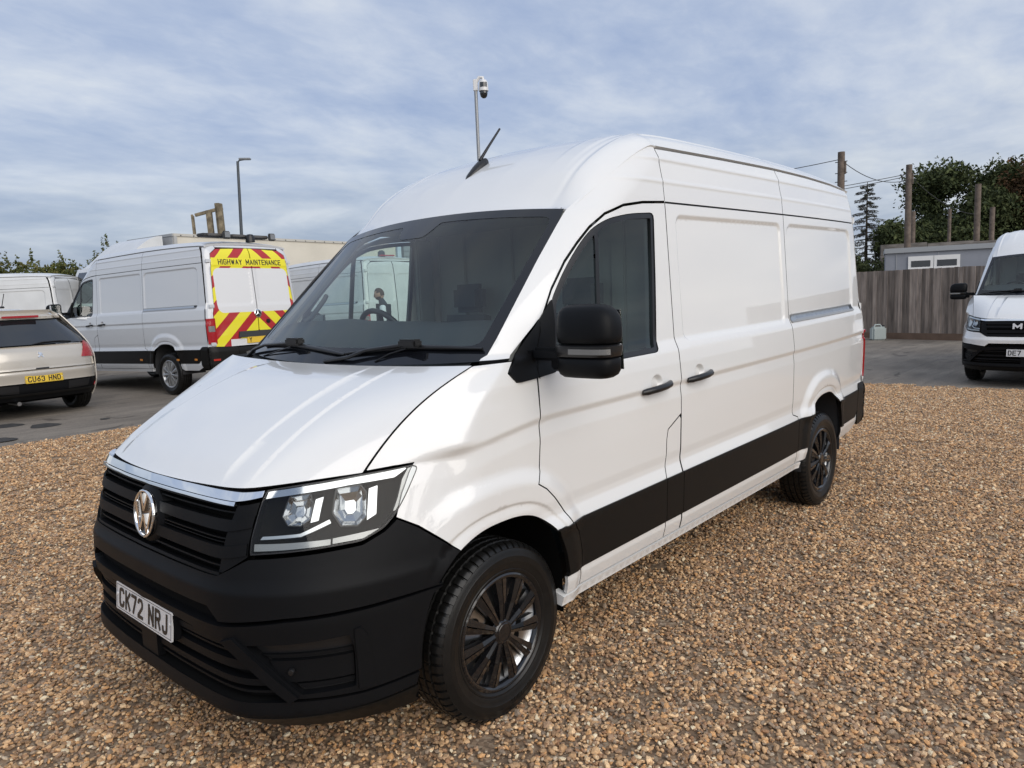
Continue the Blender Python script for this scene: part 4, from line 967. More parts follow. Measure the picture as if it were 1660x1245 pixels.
    for A in (FA, RA):
        for sg in (1, -1):
            ln = MB(); pts = arch_pts(A, .30, .30, 24, 1.03); V = []
            for x, z in pts: V += [RB((x, sg*.975, z)), RB((x, sg*.55, z))]
            n = len(pts); ln.add(V, [(2*i, 2*i+1, 2*i+3, 2*i+2) for i in range(n-1)]+[tuple(range(1, 2*n, 2))]); ln.build('wheel_arch_liner', M['liner'] if A is RA else M['void'], root, math.radians(50))
    ub_ = MB(); ub_.box(RB((-1.85, 0, .42)), (2.85, 1.72, .12)); ub_.box(RB((-4.2, 0, .45)), (1.0, 1.0, .12)); ub_.box(RB((.2, 0, .42)), (1.2, 1.05, .2)); ub_.box(RB((-3.64, 0, .37)), (.14, 1.5, .14)); ub_.box(RB((-2.6, .3, .36)), (1.6, .12, .10)); ub_.build('underbody', M['under'], root)
    # ---- rear end
    HR_ = (.04, .03)
    wz = lambda z: float(side_y(np.array([-4.70]), np.array([z]))[0])
    for sg in (1, -1):
        out_ = [(sg*(wz(z)-.10), z) for z in np.linspace(.74, 2.28, 12)]
        rd = panel('rear_door', rear, [(sg*.006, .74)]+out_+[(sg*.62, 2.36), (sg*.006, 2.385)], wh, root, h=HR_, flange=.02, flange_m=M['black'], gap=.0034)
        pz = [(sg*(wz(z)+.0), z) for z in np.linspace(.735, 2.38, 14)]
        panel('rear_pillar', rear, [(a-sg*.0015, z) for a, z in pz]+[(sg*.62, 2.42)]+[(sg*.62, 2.365)]+[(a+sg*.004, z) for a, z in out_[::-1]], wh, root, h=(.02, .03), flange=.01)
        tl = panel('tail_lamp', rear, round_poly([(sg*(wz(z)-.003), z) for z in (.80, 1.0, 1.22)]+[(sg*.82, 1.225), (sg*.81, .80)], .012, 2), M['red'], root, h=(.02, .03), off=.016, flange=.03)
        panel('lamp_band', rear, [(sg*(wz(1.0)-.02), 1.0), (sg*(wz(1.1)-.02), 1.10), (sg*.835, 1.10), (sg*.83, 1.0)], M['ledstrip'], tl, h=(.03, .03), off=.0185, flange=.004)
        for z in (.80, 1.42, 2.16):
            hg = MB(); yq = wz(z)-.055; hg.box(RB((float(rear_x(np.array([yq]), np.array([z]))[0])-.016, sg*yq, z)), (.03, .09, .055), bev=.004); hg.build('hinge', wh, rd)
        rb_ = panel('rear_corner_bumper', rear, [(sg*(wz(z)+.006), z) for z in (.40, .5, .6, .765)]+[(sg*.45, .735), (sg*.45, .40)], M['clad'], root, h=(.02, .03), off=.012, flange=.05)
        panel('rear_reflector', rear, [(sg*(wz(.55)-.035), .525), (sg*(wz(.55)-.035), .56), (sg*.80, .56), (sg*.80, .525)], M['redrefl'], rb_, h=(.03, .02), off=.020, flange=.004)
        panel('corner_bumper_side', side, round_poly([(-4.572, .46), (-4.572, .72), (-4.62, .765), (-4.765, .765), (-4.765, .40), (-4.62, .40)], .02, 3), M['clad'], rb_, h=(.03, .03), off=.0105, flange=.03, mirror=sg < 0)
    panel('rear_step', rear, [(-.45, .42), (.45, .42), (.45, .72), (-.45, .72)], M['clad'], root, h=(.1, .06), off=.014, flange=.1)
    panel('roof_rear_lip', rear, [(-.62, 2.389), (.62, 2.389), (.60, 2.43), (.3, 2.452), (-.3, 2.452), (-.60, 2.43)], wh, root, h=(.05, .02), flange=.03)
    # ---- cab inside
    bh = MB(); bh.box(RB((-1.44, 0, 1.40)), (.02, 1.68, 1.62)); bh.box(RB((-1.44, 0, 2.26)), (.02, 1.5, .12)); bh.build('bulkhead', M['trim'], root)
    for y in (-.62, -.2, .2, .62):
        rb = MB(); rb.box(RB((-1.422, y, 1.55)), (.02, .09, 1.3), bev=.006); rb.build('bulkhead_rib', M['trim'], root)
    hl_ = MB(); hl_.add([RB(p) for p in [(-.72, -.76, 2.085), (-.72, .76, 2.085), (-1.43, .86, 2.10), (-1.43, -.86, 2.10), (-.72, -.70, 2.10), (-.72, .70, 2.10)]], [(0, 1, 2, 3)]); hl_.build('headlining', M['trim'], root)
    ds = MB(); prof = [(.10, 1.385), (.0, 1.43), (-.10, 1.50), (-.20, 1.565), (-.30, 1.592), (-.40, 1.585), (-.47, 1.52), (-.49, 1.3), (-.42, .8)]
    V = [RB((x, y*(1 if x < -.05 else .97), z+(.022*math.exp(-((y+.42)/.24)**2)+.006*math.sin(y*9+x*14) if -.48 < x < -.08 else 0))) for x, z in prof for y in np.linspace(-.86, .86, 25)]
    ds.add(V, [(i*25+k, i*25+k+1, (i+1)*25+k+1, (i+1)*25+k) for i in range(len(prof)-1) for k in range(24)]); ds.build('dashboard', M['dash'], root, math.radians(60))
    sw = MB(); R_sw = Euler((0, math.radians(-62), 0)).to_matrix(); swc = Vector(RB((-.62, -.44, 1.475)))
    ring_ = [swc+R_sw @ Vector((.19*math.cos(a), .19*math.sin(a), 0)) for a in np.linspace(0, 2*math.pi, 37)]
    sw.tube(ring_, .016, 10, False)
    for a in (0.3, math.pi-.3, math.pi*1.5): sw.tube([swc, swc+R_sw @ Vector((.19*math.cos(a), .19*math.sin(a), 0))], .014, 8)
    sw.lathe([(0, .02), (.06, .015), (.07, -.02)], 20, R_sw, swc); sw.build('steering_wheel', M['black'], root, math.radians(50))
    for y in (-.43, .46):
        st_ = MB(); st_.box(RB((-.95, y, .95)), (.5, .46, .16), bev=.05); st_.box(RB((-1.22, y, 1.27)), (.16, .44, .62), Euler((0, math.radians(-12), 0)).to_matrix(), bev=.05); st_.box(RB((-1.30, y, 1.68)), (.10, .26, .18), bev=.035); st_.build('seat', M['trimd'], root, math.radians(50))
    for sg in (1, -1):
        gh = MB(); gh.tube([RB((-.32, sg*.80, 1.60)), RB((-.35, sg*.775, 1.62)), RB((-.44, sg*.765, 1.72)), RB((-.47, sg*.79, 1.74))], .014, 8); gh.build('grab_handle', M['trimd'], root, math.radians(50))
        tr = MB(); tr.add([RB(p) for p in [(-.24, sg*.93, 1.37), (-1.36, sg*.94, 1.37), (-1.36, sg*.93, .55), (-.45, sg*.93, .55), (-.24, sg*.87, 1.39), (-1.36, sg*.87, 1.39)]], [(0, 1, 5, 4), (0, 1, 2, 3)]); tr.build('door_trim', M['trimd'], root)
        pa = MB(); pa.add([RB(p) for p in [(-.05, sg*.86, 1.44), (-.16, sg*.93, 1.44), (-.43, sg*.89, 1.69), (-.80, sg*.85, 2.06), (-.70, sg*.79, 2.09), (-.38, sg*.82, 1.75)]], [(0, 1, 2, 5), (5, 2, 3, 4)]); pa.build('pillar_trim', M['trim'], root)
        bp = MB(); bp.box(RB((-1.34, sg*.90, 1.72)), (.14, .05, .72), bev=.01); bp.build('pillar_trim', M['trim'], root)
    # ---- aerial
    an = MB(); ac = roof(np.array([-.955]), np.array([0.]))[0]
    sl_ = (roof_z(np.array([-.93]), np.array([0.]))-roof_z(np.array([-1.03]), np.array([0.])))[0]/.10
    V = []; secs = ((.075, .004, .004), (.05, .020, .016), (.0, .030, .032), (-.05, .034, .044), (-.085, .030, .036), (-.10, .012, .012)); n = 12
    for dx, wy, hz in secs:
        for k in range(n):
            w = math.pi*k/(n-1); V.append(RB((ac[0]+dx, wy*math.cos(w), float(roof_z(np.array([ac[0]+dx]), np.array([0.]))[0])-.004+hz*math.sin(w))))
    an.add(V, [(i*n+k, i*n+k+1, (i+1)*n+k+1, (i+1)*n+k) for i in range(len(secs)-1) for k in range(n-1)])
    b0 = Vector(RB((ac[0]-.045, 0, float(roof_z(np.array([ac[0]-.045]), np.array([0.]))[0])+.035)))
    an.tube([b0, b0+Vector((-.075, 0, .085)), b0+Vector((-.175, 0, .195))], [.010, .0075, .006], 10)
    an.build('aerial', M['black'], root, math.radians(50))
    return root
hero = build_van('panel_van')
tag(hero, 'white high roof panel van in the foreground with black bumper, seen front and side', 'van')
# ---------------------------------------------------------------- ground
def G(x, y):
    t = np.clip((-2.5-np.asarray(y, float))/5.5, 0, 1); return .20*t*t*(3-2*t)
def grid_mesh(x0, x1, y0, y1, h, zoff, jit=0.):
    nx, ny = int(round((x1-x0)/h))+1, int(round((y1-y0)/h))+1
    X, Y = np.meshgrid(np.linspace(x0, x1, nx), np.linspace(y0, y1, ny))
    if jit:
        X = X+RNG.uniform(-jit, jit, X.shape); Y = Y+RNG.uniform(-jit, jit, Y.shape)
    V = np.stack([X.ravel(), Y.ravel(), (G(X, Y)+zoff).ravel()], 1)
    Fs = [(j*nx+i, j*nx+i+1, (j+1)*nx+i+1, (j+1)*nx+i) for j in range(ny-1) for i in range(nx-1)]
    return V, Fs
def nodes_mat(name, rough=.8):
    m = bpy.data.materials.new(name); m.use_nodes = True; nt = m.node_tree; p = nt.nodes['Principled BSDF']; p.inputs['Roughness'].default_value = rough
    return m, nt, p
def N_(nt, t, **k):
    n = nt.nodes.new(t)
    for a, v in k.items(): setattr(n, a, v)
    return n
def nz(nt, vec, scale, detail=5, rough=.55, dist=0):
    n = N_(nt, 'ShaderNodeTexNoise'); n.inputs['Scale'].default_value = scale; n.inputs['Detail'].default_value = detail; n.inputs['Roughness'].default_value = rough; n.inputs['Distortion'].default_value = dist
    nt.links.new(vec, n.inputs['Vector']); return n.outputs['Fac']
def ramp_(nt, fac, stops, interp='LINEAR'):
    r = N_(nt, 'ShaderNodeValToRGB'); r.color_ramp.interpolation = interp; el = r.color_ramp.elements
    el[0].position, el[0].color = stops[0][0], (*stops[0][1], 1); el[1].position, el[1].color = stops[-1][0], (*stops[-1][1], 1)
    for p, c in stops[1:-1]:
        e = el.new(p); e.color = (*c, 1)
    nt.links.new(fac, r.inputs[0]); return r.outputs[0]
def mixc(nt, a, b, fac, mode='MIX'):
    m = N_(nt, 'ShaderNodeMix', data_type='RGBA', blend_type=mode)
    for i, v in ((0, fac), (6, a), (7, b)):
        if isinstance(v, (int, float)): m.inputs[i].default_value = v
        elif isinstance(v, tuple): m.inputs[i].default_value = (*v, 1)
        else: nt.links.new(v, m.inputs[i])
    return m.outputs[2]
# tarmac: worn, dusty, with oil marks and drag marks
m, nt, p = nodes_mat('worn_tarmac', .85); tcn = N_(nt, 'ShaderNodeTexCoord'); ob = tcn.outputs['Object']
base = ramp_(nt, nz(nt, ob, .55, 8, .6, .4), [(.32, (.150, .128, .104)), (.5, (.205, .177, .146)), (.68, (.270, .236, .194))])
fine = ramp_(nt, nz(nt, ob, 90, 3, .7), [(.3, (.62, .62, .62)), (.7, (1.35, 1.34, 1.32))])
mpn = N_(nt, 'ShaderNodeMapping'); nt.links.new(ob, mpn.inputs[0]); mpn.inputs['Scale'].default_value = (.35, 3.2, 1); mpn.inputs['Rotation'].default_value = (0, 0, .55)
strk = ramp_(nt, nz(nt, mpn.outputs[0], 1.6, 7, .6, .8), [(.38, (.82, .82, .82)), (.62, (1.15, 1.14, 1.12))])
oil = ramp_(nt, nz(nt, ob, 1.9, 4, .5, 1.2), [(.63, (1, 1, 1)), (.72, (.45, .44, .43))])
c1 = mixc(nt, mixc(nt, base, fine, 1., 'MULTIPLY'), strk, .8, 'MULTIPLY'); nt.links.new(mixc(nt, c1, oil, 1., 'MULTIPLY'), p.inputs['Base Color'])
bm_ = N_(nt, 'ShaderNodeBump'); bm_.inputs['Strength'].default_value = .5; bm_.inputs['Distance'].default_value = .01; nt.links.new(nz(nt, ob, 60, 5), bm_.inputs['Height']); nt.links.new(bm_.outputs[0], p.inputs['Normal'])
M['tarmac'] = m
V, Fs = grid_mesh(-62, 40, -50, 50, 1.0, -.006); tag(from_py('tarmac', V, Fs, M['tarmac']), kind='structure')
m, nt, p = nodes_mat('rough_field', .95); ob = N_(nt, 'ShaderNodeTexCoord').outputs['Object']
nt.links.new(ramp_(nt, nz(nt, ob, .06, 6), [(.35, (.045, .060, .022)), (.65, (.085, .085, .040))]), p.inputs['Base Color'])
tag(from_py('ground', [(-1500, -1500, -.09), (1500, -1500, -.09), (1500, 1500, -.09), (-1500, 1500, -.09)], [(0, 1, 2, 3)], m), kind='structure')
# small dark patches worn into the tarmac by the silver car
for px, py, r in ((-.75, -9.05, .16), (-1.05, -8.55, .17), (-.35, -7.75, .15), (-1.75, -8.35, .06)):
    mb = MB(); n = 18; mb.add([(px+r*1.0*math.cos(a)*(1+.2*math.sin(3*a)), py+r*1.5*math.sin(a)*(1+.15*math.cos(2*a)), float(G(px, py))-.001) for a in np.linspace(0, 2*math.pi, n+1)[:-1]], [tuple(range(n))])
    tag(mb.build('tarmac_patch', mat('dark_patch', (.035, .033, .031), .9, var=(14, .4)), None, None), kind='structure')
# gravel: a bed that carries thousands of loose chippings
m, nt, p = nodes_mat('gravel_chippings', .75)
gi = N_(nt, 'ShaderNodeNewGeometry'); oi = N_(nt, 'ShaderNodeObjectInfo')
ad = N_(nt, 'ShaderNodeMath', operation='ADD'); nt.links.new(gi.outputs['Random Per Island'], ad.inputs[0]); nt.links.new(oi.outputs['Random'], ad.inputs[1])
fr = N_(nt, 'ShaderNodeMath', operation='FRACT'); nt.links.new(ad.outputs[0], fr.inputs[0])
col = ramp_(nt, fr.outputs[0], [(0.00, (0.300, 0.184, 0.100)), (0.12, (0.540, 0.333, 0.171)), (0.25, (0.405, 0.265, 0.165)), (0.37, (0.705, 0.456, 0.242)), (0.47, (0.277, 0.211, 0.153)), (0.54, (0.495, 0.320, 0.177)), (0.64, (0.840, 0.585, 0.336)), (0.72, (0.375, 0.211, 0.112)), (0.80, (0.374, 0.279, 0.192)), (0.86, (0.690, 0.388, 0.171)), (0.93, (0.850, 0.720, 0.496)), (0.97, (0.588, 0.476, 0.343))], 'CONSTANT')
tg = N_(nt, 'ShaderNodeTexCoord')
mot = ramp_(nt, nz(nt, tg.outputs['Object'], 120, 3), [(.3, (.72, .72, .72)), (.7, (1.22, 1.2, 1.18))])
nt.links.new(mixc(nt, col, mot, 1., 'MULTIPLY'), p.inputs['Base Color']); M['chip'] = m
m, nt, p = nodes_mat('gravel_bed', .95); ob = N_(nt, 'ShaderNodeTexCoord').outputs['Object']
vo = N_(nt, 'ShaderNodeTexVoronoi'); vo.inputs['Scale'].default_value = 75; nt.links.new(ob, vo.inputs['Vector'])
sp = N_(nt, 'ShaderNodeSeparateColor'); nt.links.new(vo.outputs['Color'], sp.inputs[0])
nt.links.new(ramp_(nt, sp.outputs[0], [(.0, (.12, .085, .055)), (.4, (.22, .15, .095)), (.7, (.32, .22, .14)), (1., (.40, .32, .22))]), p.inputs['Base Color']); M['bed'] = m
stones = bpy.data.collections.new('gravel_patches')
base_ico = bmesh.new(); bmesh.ops.create_icosphere(base_ico, subdivisions=1, radius=1); IV = np.array([tuple(v.co) for v in base_ico.verts]); IF = np.array([[v.index for v in f.verts] for f in base_ico.faces]); base_ico.free()
for k in range(9):
    PV, PF = [], []; n = 235
    for i in range(n):
        s = float(np.clip(RNG.lognormal(math.log(.0076), .32), .0042, .0165))
        v = IV*(1+RNG.uniform(-.22, .22, (12, 1)))*np.array([1.18, .88, .58])*s
        e = Euler((RNG.normal(0, .38), RNG.normal(0, .38), RNG.uniform(0, 6.3))).to_matrix(); v = v @ np.array(e).T
        c = np.array([RNG.uniform(-.135, .135), RNG.uniform(-.135, .135), s*.36+RNG.uniform(0, .0085)])
        PF.append(IF+len(PV)*12); PV.append(v+c)
    me = bpy.data.meshes.new('gravel_patch'); me.from_pydata(np.concatenate(PV).tolist(), [], np.concatenate(PF).tolist()); me.materials.append(M['chip'])
    o = bpy.data.objects.new('gravel_patch', me); stones.objects.link(o)
V, Fs = grid_mesh(-10.9, 4.4, -7.0, 7.6, .215, .006, .05)
edge_j = np.where((V[:, 1] < -6.9) | (V[:, 0] < -10.8))[0]; V[edge_j, :2] += RNG.normal(0, .05, (len(edge_j), 2))
grav = from_py('gravel', V, Fs, M['bed']); tag(grav, kind='stuff')
ng = bpy.data.node_groups.new('scatter_gravel', 'GeometryNodeTree')
ng.interface.new_socket('Geometry', in_out='INPUT', socket_type='NodeSocketGeometry'); ng.interface.new_socket('Geometry', in_out='OUTPUT', socket_type='NodeSocketGeometry')
gin, gout = ng.nodes.new('NodeGroupInput'), ng.nodes.new('NodeGroupOutput')
ci = ng.nodes.new('GeometryNodeCollectionInfo'); ci.inputs[0].default_value = stones; ci.inputs['Separate Children'].default_value = True; ci.inputs['Reset Children'].default_value = True
ip = ng.nodes.new('GeometryNodeInstanceOnPoints'); ip.inputs['Pick Instance'].default_value = True
rv = ng.nodes.new('FunctionNodeRandomValue'); rv.data_type = 'FLOAT_VECTOR'; rv.inputs[0].default_value = (0, 0, 0); rv.inputs[1].default_value = (0, 0, 6.283)
jn = ng.nodes.new('GeometryNodeJoinGeometry')
ng.links.new(gin.outputs[0], ip.inputs['Points']); ng.links.new(ci.outputs[0], ip.inputs['Instance']); ng.links.new(rv.outputs[0], ip.inputs['Rotation'])
ng.links.new(gin.outputs[0], jn.inputs[0]); ng.links.new(ip.outputs[0], jn.inputs[0]); ng.links.new(jn.outputs[0], gout.inputs[0])
md = grav.modifiers.new('scatter', 'NODES'); md.node_group = ng

# ---------------------------------------------------------------- other vans
for n_ in ('sv_white', ): M[n_] = mat('shaded_van_white', (.60, .62, .645), .3, coat=1., coat_r=.03)  # plain white darkened towards blue-grey: shade on the van's side put into the paint
M['offwhite'] = mat('grubby_white', (.62, .63, .63), .35, coat=.6, coat_r=.05, var=(3, .06))
M['cover_s'] = mat('silver_cover', (.45, .46, .47), .32, metal=.7)
# chevron sheet: yellow with red diagonals, a white square left for the windows
m, nt, p = nodes_mat('chevron_sheet', .32); ob = N_(nt, 'ShaderNodeTexCoord').outputs['Object']; p.inputs['Coat Weight'].default_value = .5
sx = N_(nt, 'ShaderNodeSeparateXYZ'); nt.links.new(ob, sx.inputs[0])
def mth(op, a, b=None):
    n = N_(nt, 'ShaderNodeMath', operation=op)
    for i, v in enumerate((a, b)):
        if v is None: continue
        if isinstance(v, (int, float)): n.inputs[i].default_value = v
        else: nt.links.new(v, n.inputs[i])
    return n.outputs[0]
ay = mth('ABSOLUTE', sx.outputs[1]); zz_ = mth('SUBTRACT', sx.outputs[2], .072)
st1 = mth('LESS_THAN', mth('FRACT', mth('MULTIPLY', mth('ADD', mth('MULTIPLY', ay, .95), zz_), 2.45)), .46)
inz = lambda lo, hi: mth('MULTIPLY', mth('GREATER_THAN', zz_, lo), mth('LESS_THAN', zz_, hi))
band = mth('MULTIPLY', inz(2.075, 2.215), mth('LESS_THAN', ay, .745))
red = mth('MULTIPLY', st1, mth('SUBTRACT', 1, band))
# rounded white square
qy = mth('SUBTRACT', mth('ABSOLUTE', mth('SUBTRACT', ay, .37)), .255); qz = mth('SUBTRACT', mth('ABSOLUTE', mth('SUBTRACT', zz_, 1.675)), .255)
dd = mth('SQRT', mth('ADD', mth('POWER', mth('MAXIMUM', qy, 0), 2), mth('POWER', mth('MAXIMUM', qz, 0), 2)))
win_ = mth('MAXIMUM', mth('LESS_THAN', dd, .115), mth('MULTIPLY', mth('LESS_THAN', ay, .3), mth('LESS_THAN', mth('ABSOLUTE', mth('SUBTRACT', zz_, 1.675)), .37)))
low = mth('LESS_THAN', zz_, .86)
c1 = mixc(nt, (.82, .74, .03), (.42, .018, .022), red); c1 = mixc(nt, c1, (.72, .73, .74), win_); c1 = mixc(nt, c1, (.70, .71, .72), mth('MULTIPLY', low, mth('LESS_THAN', ay, .56)))
nt.links.new(c1, p.inputs['Base Color']); M['chevron'] = m
def copy_van(src, loc, deg, scale, z, mats, skip, label, group=None):
    def cp(o, parent):
        if o.name.split('.')[0] in skip: return
        c = o.copy(); COL.objects.link(c)
        if parent is not None: c.parent = parent
        else:
            for k in ('label', 'category', 'group'):
                if k in c: del c[k]
        if c.type == 'MESH':
            for s in c.material_slots:
                if s.material and s.material.name in mats:
                    nm = mats[s.material.name]; s.link = 'OBJECT'; s.material = nm
        for ch in KIDS.get(o.name, ()): cp(ch, c)
        return c
    KIDS = {}
    for o in bpy.data.objects:
        if o.parent is not None: KIDS.setdefault(o.parent.name, []).append(o)
    r = cp(src, None); r.location = (*loc, z); r.rotation_euler = (0, 0, math.radians(deg)); r.scale = (scale,)*3
    tag(r, label, 'van', group); return r
kids = lambda r: [o for o in bpy.data.objects if o.parent == r]
NOFRONT = ('number_plate', 'badge', 'badge_boss', 'sidewall_lettering', 'hand_hole')
hw = copy_van(hero, (-4.05, -14.12), -82.6, 1.03, .199, {'white_paint': M['sv_white'], 'gloss_black_cover': M['cover_s'], 'grey_black_plastic': M['plastic']}, NOFRONT, 'white maintenance van with red and yellow chevron rear doors and a roof beacon bar')
for o in kids(hw):
    if o.name.startswith('rear_door'):
        for s in o.material_slots: s.link = 'OBJECT'; s.material = M['chevron']
        for c_ in kids(o):
            for s in c_.material_slots: s.link = 'OBJECT'; s.material = M['sv_white']
def rp(zc):
    def f(x, y, d):
        q = rear(np.array([-x]), np.array([zc+y]))[0]; q[0] -= d+.002; return tuple(rake(q[None])[0])
    return f
lp = panel('sign_panel', rear, [(-.70, 2.078), (.70, 2.078), (.70, 2.212), (-.70, 2.212)], mat('yellow_sheet', (.82, .74, .03), .35), hw, h=(.05, .04), off=.0012, flange=0)
write('HIGHWAY MAINTENANCE', .092, .058, .0125, .050, .0145, rp(2.145), .0015, M['ink'], lp)
em = MB(); fe_ = rp(1.27); n = 28
for k in range(n):
    a, b = 2*math.pi*k/n, 2*math.pi*(k+1)/n
    em.hexa([fe_(.058*math.cos(a), .058*math.sin(a), .014), fe_(.072*math.cos(a), .072*math.sin(a), .010), fe_(.072*math.cos(b), .072*math.sin(b), .010), fe_(.058*math.cos(b), .058*math.sin(b), .014), fe_(.058*math.cos(a), .058*math.sin(a), 0), fe_(.072*math.cos(a), .072*math.sin(a), 0), fe_(.072*math.cos(b), .072*math.sin(b), 0), fe_(.058*math.cos(b), .058*math.sin(b), 0)])
for k in range(3):
    a = math.pi/2+2*math.pi*k/3; em.add([fe_(0, 0, .014), fe_(.012*math.cos(a+1.05), .012*math.sin(a+1.05), .010), fe_(.060*math.cos(a), .060*math.sin(a), .008), fe_(.012*math.cos(a-1.05), .012*math.sin(a-1.05), .010)], [(0, 1, 2), (0, 2, 3)])
eb = MB(); eb.add([fe_(0, 0, .004)]+[fe_(.06*math.cos(2*math.pi*k/20), .06*math.sin(2*math.pi*k/20), .004) for k in range(20)], [(0, k+1, (k+1) % 20+1) for k in range(20)])
e0 = eb.build('door_emblem', M['ink'], hw); em.build('emblem_star', M['chrome'], e0)
lk = MB(); f2 = rp(1.13); lk.lathe([(0, .02), (.035, .018), (.04, 0)], 18, Euler((0, math.radians(-90), 0)).to_matrix(), f2(.20, 0, 0)); lk.build('door_lock', M['black'], hw)
hb = MB(); f2 = rp(.93); hb.prism([(-.42, -.05), (.42, -.05), (.40, .05), (-.40, .05)], 0, .03, f2); hb.build('plate_light_bar', M['trimd'], hw)
f2 = rp(.83); pb = MB(); pb.prism([(-.26, -.055), (.26, -.055), (.26, .055), (-.26, .055)], 0, .02, f2); pq = pb.build('number_plate', M['plate_y'], hw)
write('Y', .079, .05, .0105, .028, .0135, lambda x, y, d: f2(x-.20, y, d+.02), .002, M['ink'], pq, 'character')
RBp = lambda x, y, z: tuple(rake(np.array([[x, y, z]]))[0])
lb_ = MB(); lb_.box(RBp(-4.40, .02, 2.615), (.20, 1.30, .055), bev=.015); lightbar = lb_.build('beacon_bar', M['trimd'], hw)
for y, sz in ((-.45, .30), (0, .25), (.45, .30)):
    q = MB(); q.box(RBp(-4.47, y, 2.62), (.12, sz, .045), bev=.01); q.build('beacon_lens', mat('grey_beacon_lens', (.10, .095, .088), .25, coat=.5), lightbar)
for y in (.30, -.62):
    q = MB(); q.box(RBp(-4.60, y, 2.61), (.06, .13, .13), bev=.015); wl_ = q.build('work_lamp', M['trimd'], hw); q = MB(); q.box(RBp(-4.632, y, 2.615), (.01, .10, .09)); q.build('lamp_glass', M['ledstrip'], wl_)
q = MB(); q.lathe([(0, .09), (.05, .08), (.075, .04), (.08, -.05)], 18, None, RBp(-4.58, -.18, 2.56)); q.build('camera_pod', M['black'], hw)
for x in (-2.86, -3.99, -4.45):
    for sg in (1, -1):
        q = MB(); y = float(side_y(np.array([x]), np.array([.62]))[0])+.014; q.box(RBp(x, sg*y, .555), (.07, .016, .035), bev=.005); q.build('side_marker', M['amber'], hw)
mid = copy_van(hero, (-9.44, -15.84), -90.6, 1.0, .205, {'white_paint': M['offwhite'], 'gloss_black_cover': M['cover_s'], 'grey_black_plastic': M['plastic']}, NOFRONT, 'plain white van with closed rear doors, seen behind the standing man through the windscreen')
q = MB(); q.lathe([(0, .11), (.05, .10), (.085, .06), (.09, -.05)], 18, None, RBp(-4.42, .05, 2.56)); q.build('roof_beacon', M['trimd'], mid); q = MB(); q.box(RBp(-4.56, 0, 2.53), (.08, .42, .03)); q.build('brake_light', M['red'], mid)
far = copy_van(hero, (-1.3, -22.25), -42.0, 1.0, .203, {'white_paint': M['offwhite'], 'gloss_black_cover': M['cover_s']}, NOFRONT, 'white van at the far left, only its roof and rear showing behind the silver car')
man = copy_van(hero, (-12.24, 1.407), -2.4, .974, 0, {'gloss_black_cover': M['cover_s']}, ('number_plate', 'badge', 'badge_boss', 'sidewall_lettering', 'grille_slat', 'grille_end_rib', 'chrome_lip'), 'white van facing us at the right edge, in front of the timber fence')
for o in kids(man):
    if o.name.split('.')[0] == 'front_bumper':
        for s in o.material_slots: s.link = 'OBJECT'; s.material = M['white']
    if o.name.split('.')[0] == 'mirror':
        o.matrix_basis = Matrix()
for z0, z1, s1 in ((.83, .86, 1.95), (.875, .925, 1.97), (.94, .945, 1.98), (.962, .995, 1.98), (1.012, 1.05, 2.0)):
    panel('grille_panel', wrap, [(0, z0), (s1, z0), (s1+.01, z1), (0, z1), (-s1-.01, z1), (-s1, z0)], M['plastic'], man, h=(.06, .02), sc=(.17, 1), off=-.006, flange=.04, gap=0)
def wfront(x, y, d):
    s = np.array([x/.3]); q = wrap(s, np.array([.985+y]))[0]; q[0] += d+.004; return tuple(rake(q[None])[0])
write('MAN', .085, .105, .03, .05, .026, wfront, .012, M['plate_w'], man, 'letter')
bP = Vector(RBp(1.0, 0, .57)); pp = MB(); frm = frame(bP, (0, 1, 0), (-.1, 0, 1)); pp.prism([(-.26, -.0555), (.26, -.0555), (.26, .0555), (-.26, .0555)], -.006, 0, frm); pq = pp.build('number_plate', M['plate_w'], man)
write('DE7', .079, .05, .0105, .028, .0135, lambda x, y, d: frm(x-.155, y, d), .0016, M['ink'], pq, 'character')
# ---------------------------------------------------------------- silver hatchback, seen from behind
M['silver'] = mat('champagne_silver', (.56, .52, .455), .32, metal=.35, coat=1., coat_r=.04)
M['darkglass'] = mat('tinted_glass', (.012, .014, .016), .03, spec=.8, coat=.3)
cw = Tab([.18, .30, .45, .70, .85, 1.0, 1.10, 1.25, 1.45, 1.58, 1.66], [.80, .87, .905, .915, .915, .905, .885, .82, .715, .64, .56], .03)
cr = Tab([.18, .30, .42, .60, .70, .735, .80, .90, 1.00, 1.06, 1.12, 1.30, 1.48, 1.53, 1.60, 1.68], [.22, .10, .03, .015, .0, .03, .035, .045, .075, .12, .19, .40, .60, .56, .66, .80], .015)
def car_rear(y, z):
    w = cw(z); a = np.clip(np.abs(y)/w, 0, 1.02); x = cr(z)+.06*a**2+.20*a**6+.16*np.clip(a, 0, 1)**24
    return np.stack([x, y, z], -1)
cs_x = Tab([0, .12, .35, .8, 3.4, 3.9, 4.25, 4.4], [.86, .93, .98, 1.0, 1.0, .97, .88, .75], .08)
ctop = Tab([0, .15, .45, .62, 1.2, 2.0, 2.8, 3.2, 3.6, 4.4], [1.0, 1.05, 1.42, 1.58, 1.66, 1.66, 1.55, 1.12, 1.02, .70], .06)
def car_side(x, z): return np.stack([x, cw(z)*cs_x(x), z], -1)
def car_roof(x, y): 
    return np.stack([x, y, ctop(x)-.07*(np.abs(y)/.62)**2.5], -1)
car = empty('parked_car'); HC = (.05, .03)
pc = lambda nm, sf, poly, mt, par=car, **k: panel(nm, sf, poly, mt, par, **{**dict(h=HC), **k})
cwz = lambda z, f=1.0: float(cw(z))*f
pc('tailgate', car_rear, [(-.80, .735), (.80, .735), (.79, .90), (.76, 1.03), (.70, 1.075), (-.70, 1.075), (-.76, 1.03), (-.79, .90)], M['silver'])
